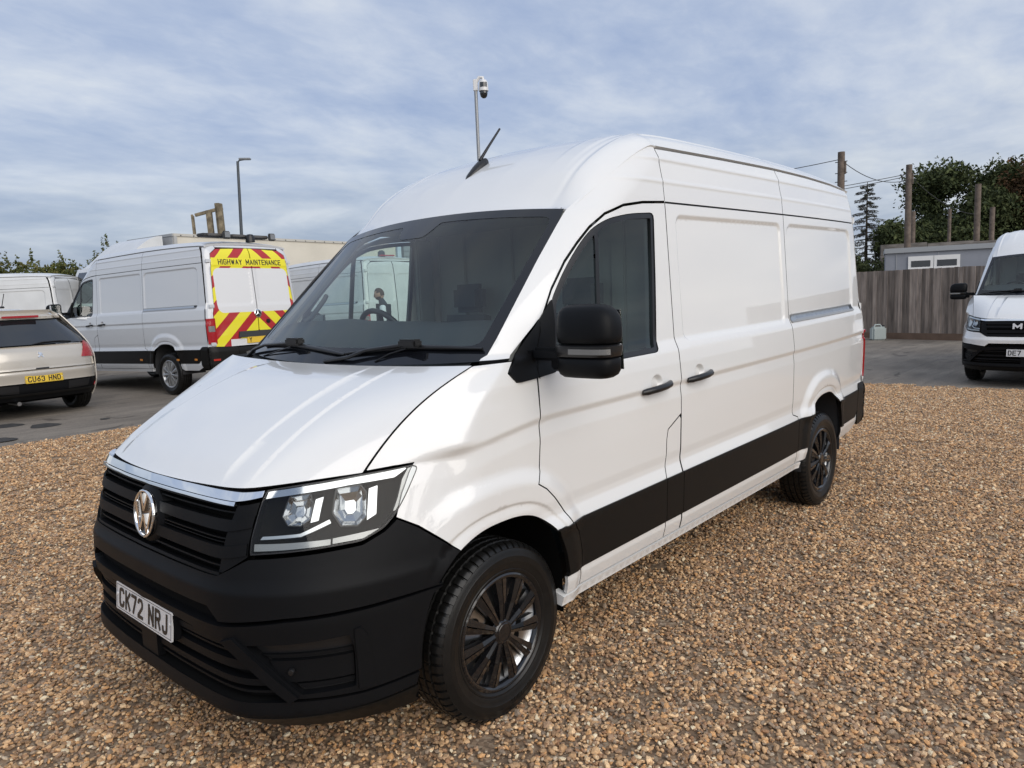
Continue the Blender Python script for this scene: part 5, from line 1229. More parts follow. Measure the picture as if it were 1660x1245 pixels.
lowt = pc('rear_bumper', car_rear, [(-cwz(.73), .55), (cwz(.73), .55), (cwz(.73), .728), (-cwz(.73), .728)], M['silver'])
pc('bumper_insert', car_rear, [(-cwz(.5), .29), (cwz(.5), .29), (cwz(.54), .545), (-cwz(.54), .545)], M['plastic'], lowt, off=-.006)
pc('bumper_pocket', car_rear, [(-.66, .42), (-.34, .40), (-.34, .525), (-.70, .535)], M['black'], lowt, off=.002, flange=0); pc('bumper_pocket', car_rear, [(.66, .42), (.34, .40), (.34, .525), (.70, .535)], M['black'], lowt, off=.002, flange=0)
pc('bumper_lip', car_rear, [(-.80, .365), (.80, .365), (.78, .395), (-.78, .395)], M['clad'], lowt, off=.012, flange=.02)
pc('rear_window', car_rear, round_poly([(-.745, 1.085), (.745, 1.085), (.80, 1.15), (.68, 1.44), (.60, 1.475), (-.60, 1.475), (-.68, 1.44), (-.80, 1.15)], .04, 3), M['darkglass'], off=-.004)
sp_ = pc('spoiler', car_rear, [(-.64, 1.482), (.64, 1.482), (.60, 1.60), (-.60, 1.60)], M['silver'], off=.02, flange=.05)
b = MB(); b.box((.545, 0, 1.512), (.05, .50, .034), bev=.006); b.build('brake_light', M['red'], sp_)
for sg in (1, -1):
    tl_ = pc('tail_lamp', car_rear, round_poly([(sg*.585, .868), (sg*.80, .862), (sg*.905, .845), (sg*.912, .90), (sg*.875, 1.0), (sg*.735, 1.115), (sg*.685, 1.07)], .015, 2), M['red'], off=.014, flange=.03)
    pc('rear_pillar', car_rear, [(sg*.755, 1.035), (sg*.712, 1.079), (sg*.75, 1.085), (sg*.805, 1.145), (sg*.685, 1.445), (sg*.61, 1.479), (sg*.665, 1.56), (sg*cwz(1.40), 1.40), (sg*cwz(1.2), 1.20), (sg*cwz(1.1), 1.10), (sg*cwz(.9), .90), (sg*cwz(.74), .74), (sg*.803, .735), (sg*.793, .90)], M['silver'], off=-.003)
    pc('rear_reflector', car_rear, [(sg*.78, .395), (sg*.885, .40), (sg*.885, .46), (sg*.81, .465)], M['red'], lowt, off=.008, flange=.01)
    ap = [(.80+.365*math.cos(a), .34+.365*math.sin(a)) for a in np.linspace(math.pi*.98, .02, 16)]; ap2 = [(x+2.62, z) for x, z in ap]
    pc('side_body', car_side, [(.30, .25), (.44, .30)]+ap+[(1.18, .22), (3.05, .22)]+ap2+[(3.82, .30), (4.32, .35), (4.36, .75), (3.55, 1.00), (3.15, 1.06), (.35, 1.06), (.22, .9), (.20, .5)], M['silver'], mirror=sg < 0, h=(.08, .03))
    pc('side_windows', car_side, round_poly([(.62, 1.08), (2.95, 1.09), (2.35, 1.50), (1.2, 1.53), (.85, 1.45)], .06, 3), M['darkglass'], mirror=sg < 0, h=(.1, .04), off=-.004)
    pc('roof_side', car_side, [(.35, 1.065), (.61, 1.075), (.84, 1.455), (1.2, 1.536), (2.35, 1.507), (2.96, 1.095), (3.12, 1.08), (2.5, 1.58), (1.2, 1.62), (.72, 1.55)], M['silver'], mirror=sg < 0, h=(.08, .03))
    for x in (.80, 3.42):
        w_ = make_wheel(car, 0, 0, 1, 'cover_s'); w_.location = (x, sg*.80, .33); w_.rotation_euler = (0, 0, 0 if sg == 1 else math.pi); w_.scale = (.91, .98, .91)
for w_ in [o for o in bpy.data.objects if o.name.startswith('hand_hole') and o.parent and o.parent.parent == car]: bpy.data.objects.remove(w_)
pc('roof', car_roof, [(.66, -.60), (2.7, -.60), (2.7, .60), (.66, .60)], M['silver'], h=(.1, .06))
pc('bonnet', car_roof, [(3.3, -.72), (4.3, -.60), (4.3, .60), (3.3, .72)], M['silver'], h=(.1, .06), off=.02)
pc('windscreen', car_roof, [(2.72, -.58), (3.28, -.66), (3.28, .66), (2.72, .58)], M['darkglass'], h=(.06, .06))
b = MB(); b.box((2.2, 0, .45), (3.6, 1.45, .42)); b.box((2.0, 0, .9), (2.6, 1.4, .3)); b.build('underbody', M['void'], car)
number_plate(car, (.005, 0, .60), (0, -1, 0), (.08, 0, 1), 'CU63 HND', 'plate_y')
b = MB(); f3 = lambda x, y, d: (float(car_rear(np.array([-x]), np.array([.945+y]))[0][0])-d, -x, .945+y)
ribbon(b, [np.array(q) for q in [(-.035, -.03), (-.01, -.01), (.0, .02), (-.02, .04)]], .016, f3, .012); ribbon(b, [np.array(q) for q in [(.035, -.032), (.012, -.005), (0, .02), (.02, .038)]], .014, f3, .012); ribbon(b, [np.array(q) for q in [(-.03, .022), (.034, .012)]], .011, f3, .011); b.build('tailgate_emblem', M['chrome'], car)
b = MB(); f3h = lambda x, y, d: (float(car_rear(np.array([-x]), np.array([.745+y]))[0][0])-d, -x, .745+y); b.prism([(-.09, -.012), (.09, -.012), (.09, .016), (-.09, .016)], 0, .006, f3h); b.build('tailgate_handle', M['black'], car)
b = MB(); b.tube([(float(car_rear(np.array([y]), np.array([z]))[0][0])-.015, y, z) for y, z in ((.05, 1.10), (-.10, 1.125), (-.35, 1.13), (-.52, 1.115))], [.008, .014, .012, .007], 8); b.build('rear_wiper', M['black'], car)
b = MB(); b.box((1.05, .02, 1.668), (.10, .05, .03), bev=.01); b.tube([(1.05, .02, 1.67), (.93, .02, 1.87)], .006, 6); b.build('aerial', M['black'], car)
b = MB(); b.tube([(.06, .35, .26), (.4, .35, .27)], .03, 10); b.build('exhaust', M['satin'], car)
car.location = (-1.364, -9.43, .178); car.rotation_euler = (0, 0, math.radians(-81.2))
tag(car, 'silver estate car parked with its back to us, yellow plate CU63 HND', 'car')
# ---------------------------------------------------------------- box lorry
M['cream'] = mat('cream_box_side', (.64, .60, .51), .5, var=(1.2, .07), bump=(3, .05, .01)); M['greyend'] = mat('grey_box_end', (.36, .37, .38), .5)
tk = empty('box_lorry', (-7.0, -18.9, .2), math.radians(6.0))             # +x = towards its cab
def bx_part(nm, c, d, m_, par=tk, bev=.0): q = MB(); q.box(c, d, bev=bev); return q.build(nm, m_, par)
box_ = bx_part('box_body', (-4.35, 0, 2.30), (8.7, 2.44, 2.55), M['cream'])
bx_part('front_bulkhead', (.012, 0, 2.30), (.02, 2.40, 2.50), M['greyend'], box_)
bx_part('corner_post', (-.04, 1.235, 2.30), (.09, .035, 2.58), mat('galvanised_post', (.42, .42, .41), .5), box_); bx_part('corner_post', (-8.66, 1.235, 2.30), (.09, .035, 2.58), M['satin'], box_)
rl_ = bx_part('roof_rail', (-4.35, 1.232, 3.565), (8.72, .045, .07), mat('dirty_rail', (.52, .50, .45), .6), box_); bx_part('roof_rail', (.02, 0, 3.565), (.045, 2.46, .07), M['greyend'], box_)
for k in range(22):
    if k: o = rv0.copy(); COL.objects.link(o); o.location = (-.39*k, 0, 0)
    else: rv0 = bx_part('rivet', (-.2, 1.258, 3.553), (.03, .012, .03), M['trimd'], rl_)
bx_part('chassis', (-3.5, 0, .82), (9.6, .9, .26), M['under'])
for x in (-6.3, .9):
    for sg in (1, -1):
        q = MB(); q.lathe([(.0, .10), (.26, .10), (.30, .12), (.44, .13), (.48, .10), (.48, -.13), (.40, -.15)], 28, Matrix.Rotation(-math.pi/2*sg, 3, 'X'), (x, sg*1.02, .48)); q.build('wheel', M['rubber'], tk, math.radians(35))
cb = MB(); P = [(.30, .55), (2.05, .55), (2.10, 1.25), (1.95, 1.75), (1.55, 2.72), (.35, 2.80)]
cb.prism(P, -1.12, 1.12, lambda a, b, d: (a, d, b)); cab = cb.build('cab', M['offwhite'], tk)
q = MB(); q.add([(1.965, -1.0, 1.78), (1.965, 1.0, 1.78), (1.60, .95, 2.62), (1.60, -.95, 2.62)], [(0, 1, 2, 3)]); q.build('windscreen', M['darkglass'], cab)
df = MB(); n = 9; V = []
for i in range(n):
    t = i/(n-1); x = 1.45-1.25*t; z = 2.74+.80*math.sin(t*math.pi/2)**1.2
    V += [(x, -1.0+.0*t, z), (x, 1.0, z), (x, 1.04, 2.70), (x, -1.04, 2.70)]
df.add(V, [(4*i+a, 4*i+(a+1) % 4, 4*i+4+(a+1) % 4, 4*i+4+a) for i in range(n-1) for a in range(4)]+[(0, 1, 2, 3), tuple(4*(n-1)+a for a in (3, 2, 1, 0))]); df.build('wind_deflector', M['offwhite'], cab, math.radians(40))
tag(tk, 'long cream sided box lorry standing behind the parked vans', 'lorry')
# ---------------------------------------------------------------- masts and posts
M['galv'] = mat('galvanised_steel', (.30, .31, .32), .45, metal=.5); M['lampgrey'] = mat('lamp_post_grey', (.055, .065, .075), .5)
M['wood'] = mat('weathered_pole', (.135, .105, .085), .9, bump=(14, .5, .02), var=(5, .35)); M['oldwood'] = mat('old_timber', (.20, .165, .11), .9, bump=(25, .6, .02), var=(6, .45))
lpst = empty('street_lamp', (-14.55, -27.9, .2))
q = MB(); q.lathe([(.13, 0), (.13, 1.2), (.085, 1.25), (.055, 7.85), (0, 7.86)], 14); q.build('column', M['lampgrey'], lpst)
q = MB(); d_ = Vector((-.67, .74, 0)); q.tube([Vector((0, 0, 7.8)), Vector((0, 0, 7.9))+d_*.08, Vector((0, 0, 7.93))+d_*.3], .035, 8); q.build('bracket', M['lampgrey'], lpst)
q = MB(); R = Matrix.Rotation(math.atan2(d_.y, d_.x), 3, 'Z'); q.box(Vector((0, 0, 7.95))+d_*.32, (.52, .22, .08), R, bev=.03); q.build('lantern', M['galv'], lpst)
lpst.rotation_euler = (math.radians(-.8), math.radians(-1.4), 0)
tag(lpst, 'tall thin grey street lamp rising behind the box lorry', 'street lamp')
cc = empty('camera_mast', (-9.1, -7.75, 0)); q = MB(); q.lathe([(.034, 0), (.034, 5.95), (0, 5.96)], 14); q.build('pole', M['galv'], cc)
d_ = Vector((-.60, .80, 0)); R = Matrix.Rotation(math.atan2(d_.y, d_.x), 3, 'Z'); t0 = Vector((0, 0, 5.92))
q = MB(); q.box(t0+Vector((0, 0, .02)), (.09, .09, .22), R, bev=.01); q.tube([t0+Vector((0, 0, .06)), t0+d_*.08+Vector((0, 0, .17)), t0+d_*.15+Vector((0, 0, .16)), t0+d_*.16+Vector((0, 0, .08))], .035, 10)
br_ = q.build('wall_bracket', M['plate_w'], cc)
q = MB(); c_ = t0+d_*.16; q.lathe([(0, .12), (.06, .11), (.085, .07), (.095, -.02), (.098, -.10), (.09, -.105)], 24, None, c_); cm_ = q.build('camera_housing', M['plate_w'], cc)
tc_ = (Vector(CAM)-(c_+Vector((-9.1, -7.75, 0)))).normalized(); q = MB(); a0 = math.atan2(tc_.y, tc_.x)
for i in range(6):
    a, b = a0-.75+.25*i, a0-.5+.25*i; q.add([c_+Vector((.10*math.cos(w), .10*math.sin(w), z)) for w, z in ((a, -.035), (b, -.035), (b, .055), (a, .055))], [(0, 1, 2, 3)])
q.build('camera_window', M['darkglass'], cm_)
q = MB(); q.lathe([(.078, -.10), (.080, -.15), (.065, -.205), (.035, -.235), (0, -.243)], 20, None, c_); q.build('dome', M['darkglass'], cm_)
cc.rotation_euler = (math.radians(-.6), math.radians(.8), 0)
tag(cc, 'white dome camera on a slim galvanised mast behind the big van', 'security camera')
# timber frame above the lorry
tf = empty('timber_gantry', (-12.75, -26.55, .2)); ux = Vector((-.86, .78, 0)).normalized()
def post(u, w, top, nm='post', lean=0.03, back=0.): q = MB(); q.box((0, 0, top/2), (w, w*.9, top), bev=.012); o = q.build(nm, M['oldwood'], tf); o.location = ux*u+Vector((ux.y, -ux.x, 0))*back; o.rotation_euler = (0, math.radians(-1.6), math.atan2(ux.y, ux.x)); return o
for u, w, top, bk in ((-.62, .09, 5.30, 0), (-.47, .085, 5.28, .6), (.03, .22, 5.50, 0), (.40, .20, 5.78, 0), (.56, .20, 5.72, .3)): post(u, w, top, back=bk)
q = MB(); q.box((0, 0, 0), (1.15, .10, .13), bev=.01); o = q.build('top_rail', M['oldwood'], tf); o.location = ux*-.12+Vector((0, 0, 5.45)); o.rotation_euler = (0, math.radians(-13.5), math.atan2(ux.y, ux.x))
tag(tf, 'open frame of old timber posts and a sloping top rail above the lorry', 'timber frame')
poles = [((-30.22, -7.37), 7.05, .14, 'tallest thick timber pole with wires, rising just behind the tail of the big van'), ((-36.55, -6.35), 7.05, .135, 'tall timber pole with wires beside the sparse conifer, above the left end of the cabin'),
 ((-40.9, -7.15), 5.25, .12, 'timber pole tucked right behind the tall pole at the left end of the cabin'), ((-44.57, -6.2), 5.5, .085, 'thinnest timber pole, standing against the dark green tree'), ((-40.97, -4.3), 6.28, .135, 'thick timber pole rising above the right end of the grey cabin'), ((-46.1, -4.45), 5.5, .125, 'shorter timber pole above the roof of the forward facing van')]
for (x, y), top, r, lab in poles:
    t = empty('timber_pole', (x, y, -.1)); q = MB(); q.lathe([(r*1.2, 0), (r*1.06, top*.5), (r, top+.1-.01), (0, top+.1)], 12); q.build('shaft', M['wood'], t)
    if top > 7:
        q = MB(); q.box((0, r, top-.55), (.10, .10, .5)); q.build('step_plate', M['wood'], t)
        for zz in (top-.3, top-.75, top-1.1):
            q = MB(); q.tube([(0, -r-.1, zz), (0, r+.1, zz)], .018, 6); q.build('bolt', M['trimd'], t)
    tag(t, lab, 'pole', 'timber poles beyond the cabin')
def wire(name, a, b, sag, lab, r=.016):
    a, b = Vector(a), Vector(b); q = MB(); q.tube([a.lerp(b, k/14)-Vector((0, 0, sag*4*(k/14)*(1-k/14))) for k in range(15)], r, 5); tag(q.build(name, M['trimd'], None), lab, 'cable', 'overhead cables')
wire('overhead_cable', (-30.2, -7.4, 6.75), (-26.5, -20, 6.6), .35, 'overhead cable running left from the tallest pole behind the van roof')
wire('overhead_cable', (-30.2, -7.4, 6.75), (-36.5, -6.35, 6.35), .42, 'slack upper cable sagging between the two tall poles')
wire('overhead_cable', (-36.5, -6.35, 6.62), (-27.5, -12.5, 5.2), .10, 'tight cable slanting down from the tall pole by the conifer')
wire('overhead_cable', (-36.5, -6.35, 6.52), (-27.5, -12.5, 5.05), .12, 'lower tight cable slanting down beside the first one from the tall pole')
wire('overhead_cable', (-36.5, -6.35, 6.6), (-52, -6.0, 5.6), .5, 'cable running from the tall pole into the big green tree')
for k, (z0, z1) in enumerate(((5.35, 5.75), (4.75, 4.85), (4.4, 4.5), (3.85, 4.1))):
    wire('overhead_cable', (-38, -13.5, z0), (-46, -10.2, z1), .05, ('top', 'second', 'third', 'lowest')[k]+' of the thin cables between the van tail and the conifer', .010)
# ---------------------------------------------------------------- fence, jerrycan, cabin
fx = lambda y: -21.6+.195*(y+3.52)
fe0 = empty('board_fence', (fx(0), 0, 0))
M['fence'] = []
for k in range(5): M['fence'].append(mat('fence_board', tuple(np.array((.215, .178, .152))*(.66+.17*k)), .92, bump=(30, .5, .01), var=(7, .38), rnd=(1.6, 1.6, .22)))
bms = []
for k in range(5):
    q = MB(); q.box((0, 0, 1.06), (.020, .108, 1.90)); q.box((.013, .045, 1.06), (.010, .030, 1.90)); me_o = q.build('board', M['fence'][k], fe0, None); bms.append(me_o)
ys = np.arange(-13.5, 8.5, .104); fa_ = -math.atan(.195)
for i, y in enumerate(ys):
    k = int(RNG.integers(0, 5)); o = bms[k] if i < 5 and False else bms[k].copy(); COL.objects.link(o); o.location = (fx(y)-fx(0)+RNG.normal(0, .004), y, RNG.normal(0, .004)); o.rotation_euler = (RNG.normal(0, .004), 0, fa_+RNG.normal(0, .02))
for o in bms: bpy.data.objects.remove(o)
for z, nm, d_ in ((.09, 'gravel_board', (.03, 22.4, .19)), (.45, 'rail', (.06, 22.4, .08)), (1.6, 'rail', (.06, 22.4, .08))):
    q = MB(); q.box((0, 0, 0), d_); o = q.build(nm, mat('gravel_board_brown', (.13, .085, .06), .9, var=(3, .2)) if nm == 'gravel_board' else M['wood'], fe0); o.location = (fx(-2.5)-fx(0)+(.02 if nm == 'gravel_board' else -.06), -2.5, z); o.rotation_euler = (0, 0, fa_)
tag(fe0, 'weathered grey close board timber fence across the back of the yard', 'fence')
jc = empty('jerrycan', (-20.95, -3.33, -.004), math.radians(40)); M['can'] = mat('milky_plastic', (.42, .47, .45), .45)
q = MB(); q.box((0, 0, .20), (.24, .40, .40), bev=.045); jb = q.build('can_body', M['can'], jc, math.radians(40)); q = MB(); q.tube([(0, -.12, .38), (0, -.09, .455), (0, .05, .46), (0, .10, .39)], .022, 8); q.build('handle', M['can'], jc); q = MB(); q.lathe([(.035, .39), (.035, .44), (0, .445)], 12, None, (0, .15, 0)); q.build('cap', M['trimd'], jc)
tag(jc, 'milky white plastic jerrycan on the tarmac at the foot of the fence', 'jerrycan')
cab_ = empty('site_cabin', (-32.4, -4.2, -.1)); ux = (Matrix.Rotation(math.radians(-26), 3, 'Z') @ Vector((-2.37, 2.65, 0))).normalized(); cab_.rotation_euler = (0, 0, math.atan2(ux.y, ux.x)); LW = 3.85
M['cabgrey'] = mat('cabin_grey', (.235, .25, .285), .6, var=(2, .08)); M['cabtrim'] = mat('cabin_trim', (.30, .315, .33), .55); M['upvc'] = mat('white_window_frame', (.72, .72, .71), .4)
def cpart(nm, c, d, m_, par=cab_, bev=0): q = MB(); q.box(c, d, bev=bev); return q.build(nm, m_, par, None)
cpart('wall', (0, 1.22, 1.5), (LW, 2.4, 3.0), M['cabgrey'])
for x in (-LW/2+.41, .02, LW/2-.02): cpart('seam_strip', (x, .012, 1.45), (.035, .03, 2.9), M['cabtrim'])
cpart('roof_edge', (0, 1.2, 3.05), (LW+.08, 2.56, .20), M['cabtrim'])
wx = -.15
for k in (-1, 1):
    wf = cpart('window', (wx+k*.47, -.012, 2.30), (.92, .06, .95), M['upvc']); cpart('pane', (wx+k*.47, -.045, 2.46), (.70, .012, .26), M['darkglass'], wf); cpart('transom', (wx+k*.47, -.05, 2.26), (.92, .03, .05), M['upvc'], wf); cpart('pane', (wx+k*.47, -.045, 1.98), (.78, .012, .42), M['darkglass'], wf)
tag(cab_, 'grey flat roofed site cabin with white framed windows behind the fence', 'cabin')
cpart('end_wall', (LW/2+.012, 1.22, 1.48), (.02, 2.36, 2.94), M['upvc']); 
tw = empty('plank_wall', (-39.7, -5.2, 0)); u2 = Vector((-3.4, 3.75, 0)).normalized(); tw.rotation_euler = (0, 0, math.atan2(u2.y, u2.x))
M['plank'] = mat('dark_plank', (.125, .115, .108), .9, var=(4, .4), bump=(12, .4, .02), rnd=(.5, 3, 3))
for r_ in range(14):
    for k in range(3):
        q = MB(); q.box((0, 0, 0), (2.28, .08, .245)); o = q.build('plank', M['plank'], tw, None) if (r_, k) == (0, 0) else pk0.copy()
        if (r_, k) == (0, 0): pk0 = o
        else: COL.objects.link(o)
        o.location = (-2.3+2.3*k, RNG.normal(0, .012), .13+.25*r_); o.rotation_euler = (0, math.radians(-1.5), 0)
tag(tw, 'wall of long grey horizontal planks seen above the cabin roof', 'plank wall')
# metal clad shed seen through the cab
sh = empty('metal_shed', (-26.0, -30.5, 0)); u3 = Vector((-.80, .60, 0)); sh.rotation_euler = (0, 0, math.atan2(u3.y, u3.x)); M['shed'] = mat('grey_cladding', (.21, .235, .26), .5)
cpart('wall', (3.2, .3, 2.45), (6.3, .3, 4.9), M['shed'], sh); cpart('corner_flashing', (.06, .12, 2.45), (.14, .1, 4.9), M['lampgrey'], sh)
for k in range(16):
    o = cpart('cladding_sheet', (3.2, .13, .2+.3*k), (6.2, .06, .26), M['shed'], sh); o.rotation_euler = (math.radians(-6), 0, 0) if False else (0, 0, 0)
tag(sh, 'tall grey shed clad in horizontal metal sheets, seen through the cab of the big van', 'shed')
# ---------------------------------------------------------------- trees
def leaf_mat(name, cols):
    m, nt, p = nodes_mat(name, .75); gi = N_(nt, 'ShaderNodeNewGeometry'); c = ramp_(nt, gi.outputs['Random Per Island'], [(i/(len(cols)-1), c) for i, c in enumerate(cols)])
    big_ = nz(nt, N_(nt, 'ShaderNodeTexCoord').outputs['Object'], .6, 3); nt.links.new(mixc(nt, c, ramp_(nt, big_, [(.35, (.7, .7, .7)), (.65, (1.25, 1.25, 1.2))]), 1., 'MULTIPLY'), p.inputs['Base Color']); p.inputs['Specular IOR Level'].default_value = .25
    return m
M['leaf_g'] = leaf_mat('leaves_green', [(.030, .042, .016), (.055, .072, .026), (.085, .100, .038)]); M['leaf_b'] = leaf_mat('leaves_brown', [(.070, .040, .020), (.120, .062, .028), (.085, .066, .026)])
M['leaf_h'] = leaf_mat('leaves_hedge', [(.050, .066, .018), (.095, .108, .028), (.135, .120, .040)]); M['needle'] = leaf_mat('needles', [(.030, .036, .022), (.060, .052, .036)]); M['bark'] = mat('bark', (.055, .045, .036), .95, var=(4, .3))
def leaves(blobs, n, size, name, m, parent, flat=.5, shell=.55):
    """blobs: (x, y, z, rx, ry, rz); small folded leaf clumps spread through and around them"""
    w = np.array([b[3]*b[4]*b[5] for b in blobs])**.75; w /= w.sum(); B = np.array(blobs)
    idx = RNG.choice(len(blobs), n, p=w); d = RNG.normal(size=(n, 3)); d /= np.linalg.norm(d, axis=1)[:, None]; r = RNG.uniform(shell, 1.06, n)**.8
    lump = 1+.16*np.sin(d[:, 0]*5+idx)+.14*np.sin(d[:, 1]*7+idx*2)+.10*np.sin(d[:, 2]*9)
    c = B[idx, :3]+d*B[idx, 3:]*(r*lump)[:, None]; c = c[c[:, 2] > .15]; n = len(c)
    s = RNG.uniform(.5, 1.25, n)*size; a = RNG.normal(size=(n, 3)); a /= np.linalg.norm(a, axis=1)[:, None]; b = np.cross(a, RNG.normal(size=(n, 3))); b /= np.linalg.norm(b, axis=1)[:, None]; k = np.cross(a, b)
    P0, P1, P2, P3 = c-a*s[:, None], c+b*(s*flat)[:, None]+k*(s*.2)[:, None], c+a*s[:, None], c-b*(s*flat)[:, None]+k*(s*.2)[:, None]
    V = np.stack([P0, P1, P2, P3], 1).reshape(-1, 3); f = np.arange(n)[:, None]*4; Fs = np.concatenate([f+np.array([0, 1, 2]), f+np.array([0, 2, 3])])
    o = from_py(name, V, Fs, m, parent); o['kind'] = 'stuff'; return o
def tree(nm, loc, blobs, n, size, m, lab, trunk=(.25, 4), group=None, shell=.55, branches=9):
    t = empty(nm, (*loc, -.1)); q = MB(); h = trunk[1]; q.tube([(0, 0, 0), (.05, .02, h*.5), (-.04, .05, h)], [trunk[0]*1.2, trunk[0], trunk[0]*.7], 9)
    for b in blobs[:branches]: q.tube([(0, .02, h*.75), (b[0]*.5, b[1]*.5, (h+b[2])*.5), (b[0], b[1], b[2]+b[5]*.3)], [trunk[0]*.5, trunk[0]*.3, .03], 6)
    q.build('trunk', M['bark'], t, math.radians(60)); leaves(blobs, n, size, 'crown', m, t, shell=shell); tag(t, lab, 'tree', group); return t
def blobset(R, H, n, rad, zmin=.35, flat=1.0):
    o = []
    for k in range(n):
        a = RNG.uniform(0, 6.28); v = RNG.uniform(zmin, 1); rr = R*math.sqrt(max(.02, 1-((v-.55)/.62)**2))*RNG.uniform(.35, .85); r = rad*RNG.uniform(.75, 1.25)
        o.append((rr*math.cos(a), rr*math.sin(a), min(v*H, H-r*.75), r, r, r*.85*flat))
    return o
tree('broadleaf_tree', (-55.2, -7.3), blobset(4.3, 9.2, 44, 1.45, .12), 52000, .155, M['leaf_g'], 'large dense dark green tree with a rounded crown behind the poles', (.4, 5), shell=.25)
tree('broadleaf_tree', (-51.0, -9.6), blobset(2.6, 5.6, 14, 1.1, .12), 16000, .14, M['leaf_g'], 'lower green tree under the sparse conifer, left of the big round crown', (.25, 3), shell=.3)
tree('broadleaf_tree', (-56.0, -3.9), blobset(3.0, 9.3, 34, 1.15, .10), 34000, .135, M['leaf_b'], 'russet brown tree at the right edge, beside the dark green crown', (.3, 5), shell=.3)
tree('broadleaf_tree', (-57.5, 1.5), blobset(3.6, 8.6, 16, 1.4, .2), 16000, .13, M['leaf_g'], 'green tree beyond the right hand van, right of the russet one', (.3, 5))
cf = empty('conifer', (-50.3, -12.1, -.1)); q = MB(); q.tube([(0, 0, 0), (.05, 0, 4), (.0, 0, 8.3)], [.16, .09, .02], 8); q.build('trunk', M['bark'], cf)
q = MB(); bl = []
for k in range(62):
    z = 1.4+6.7*(k/61)**.95; L = (2.3*(1-(z-1)/8.2)+.25)*RNG.uniform(.65, 1.15); a = k*2.4; tip = Vector((L*math.cos(a), L*math.sin(a), z-.20*L+.1)); q.tube([(0, 0, z), tip*.5+Vector((0, 0, z*.5+.06*L)), tip], [.040, .028, .012], 4, False)
    for j in range(5): f = .25+.16*j; bl.append((tip.x*f, tip.y*f, z+(tip.z-z)*f-.06, .16, .16, .10))
q.build('branch', M['bark'], cf)['kind'] = 'stuff'; leaves(bl, 6500, .075, 'crown', M['needle'], cf, .28, .2); tag(cf, 'thin sparse conifer with drooping branches, left of the poles', 'tree')
for (x, y, R, H, lab) in ((-36.5, -8.6, 1.9, 3.3, 'dark green bush just right of the big van tail, above the fence'), (-38.5, -5.9, 1.5, 2.7, 'dark green bush between the plank wall and the fence')):
    t = empty('bush', (x, y, -.1)); leaves(blobset(R, H, 12, .8, .1), 14000, .075, 'foliage', M['leaf_g'], t, shell=.5); q = MB(); q.tube([(0, 0, 0), (0, 0, H*.6)], [.08, .03], 6); q.build('stem', M['bark'], t); tag(t, lab, 'bush')
hp_ = [(-5.9, -43.5, 2.6, 4.6, 'yellowish green tree behind the far left van, at the left edge of the picture'), (-9.2, -41.8, 2.0, 4.4, 'broad hedge tree above the far left van, with two thin shoots'), (-12.0, -41.5, 1.8, 4.2, 'low hedge tree in the dip between two taller hedge trees'), (-14.6, -41.0, 2.2, 5.0, 'hedge tree with upright shoots touching the windscreen of the maintenance van'), (-17.8, -42.0, 2.4, 4.6, 'hedge tree behind the front of the box lorry')]
for x, y, R, H, lab in hp_:
    H += .75
    bs = blobset(R, H-.5, 12, .85, .1)+[(RNG.uniform(-R*.7, R*.7), RNG.uniform(-.5, .5), H-.45+RNG.uniform(-.2, .45), .10, .10, .42) for _ in range(5)]
    tree('hedge_tree', (x, y), bs, 11000, .10, M['leaf_h'], lab, (.12, 2), 'hedge trees at the back of the yard')
# trees and vans behind the camera: they only show mirrored in the paint and glass
for k, x in enumerate(np.linspace(-26, 22, 8)):
    tree('broadleaf_tree', (x, 27+2.5*math.sin(k*1.7)), blobset(3.6, 6.5+1.2*math.sin(k*2.3), 10, 1.5, .12), 2600, .26, M['leaf_g'], 'tree of the row on the near side of the yard, behind the camera', (.25, 3), 'trees behind the camera', branches=4)
rv_ = copy_van(hero, (-7.5, 13.0), 172, 1.0, 0, {'gloss_black_cover': M['cover_s']}, NOFRONT, 'white van behind the camera, mirrored in the big van')
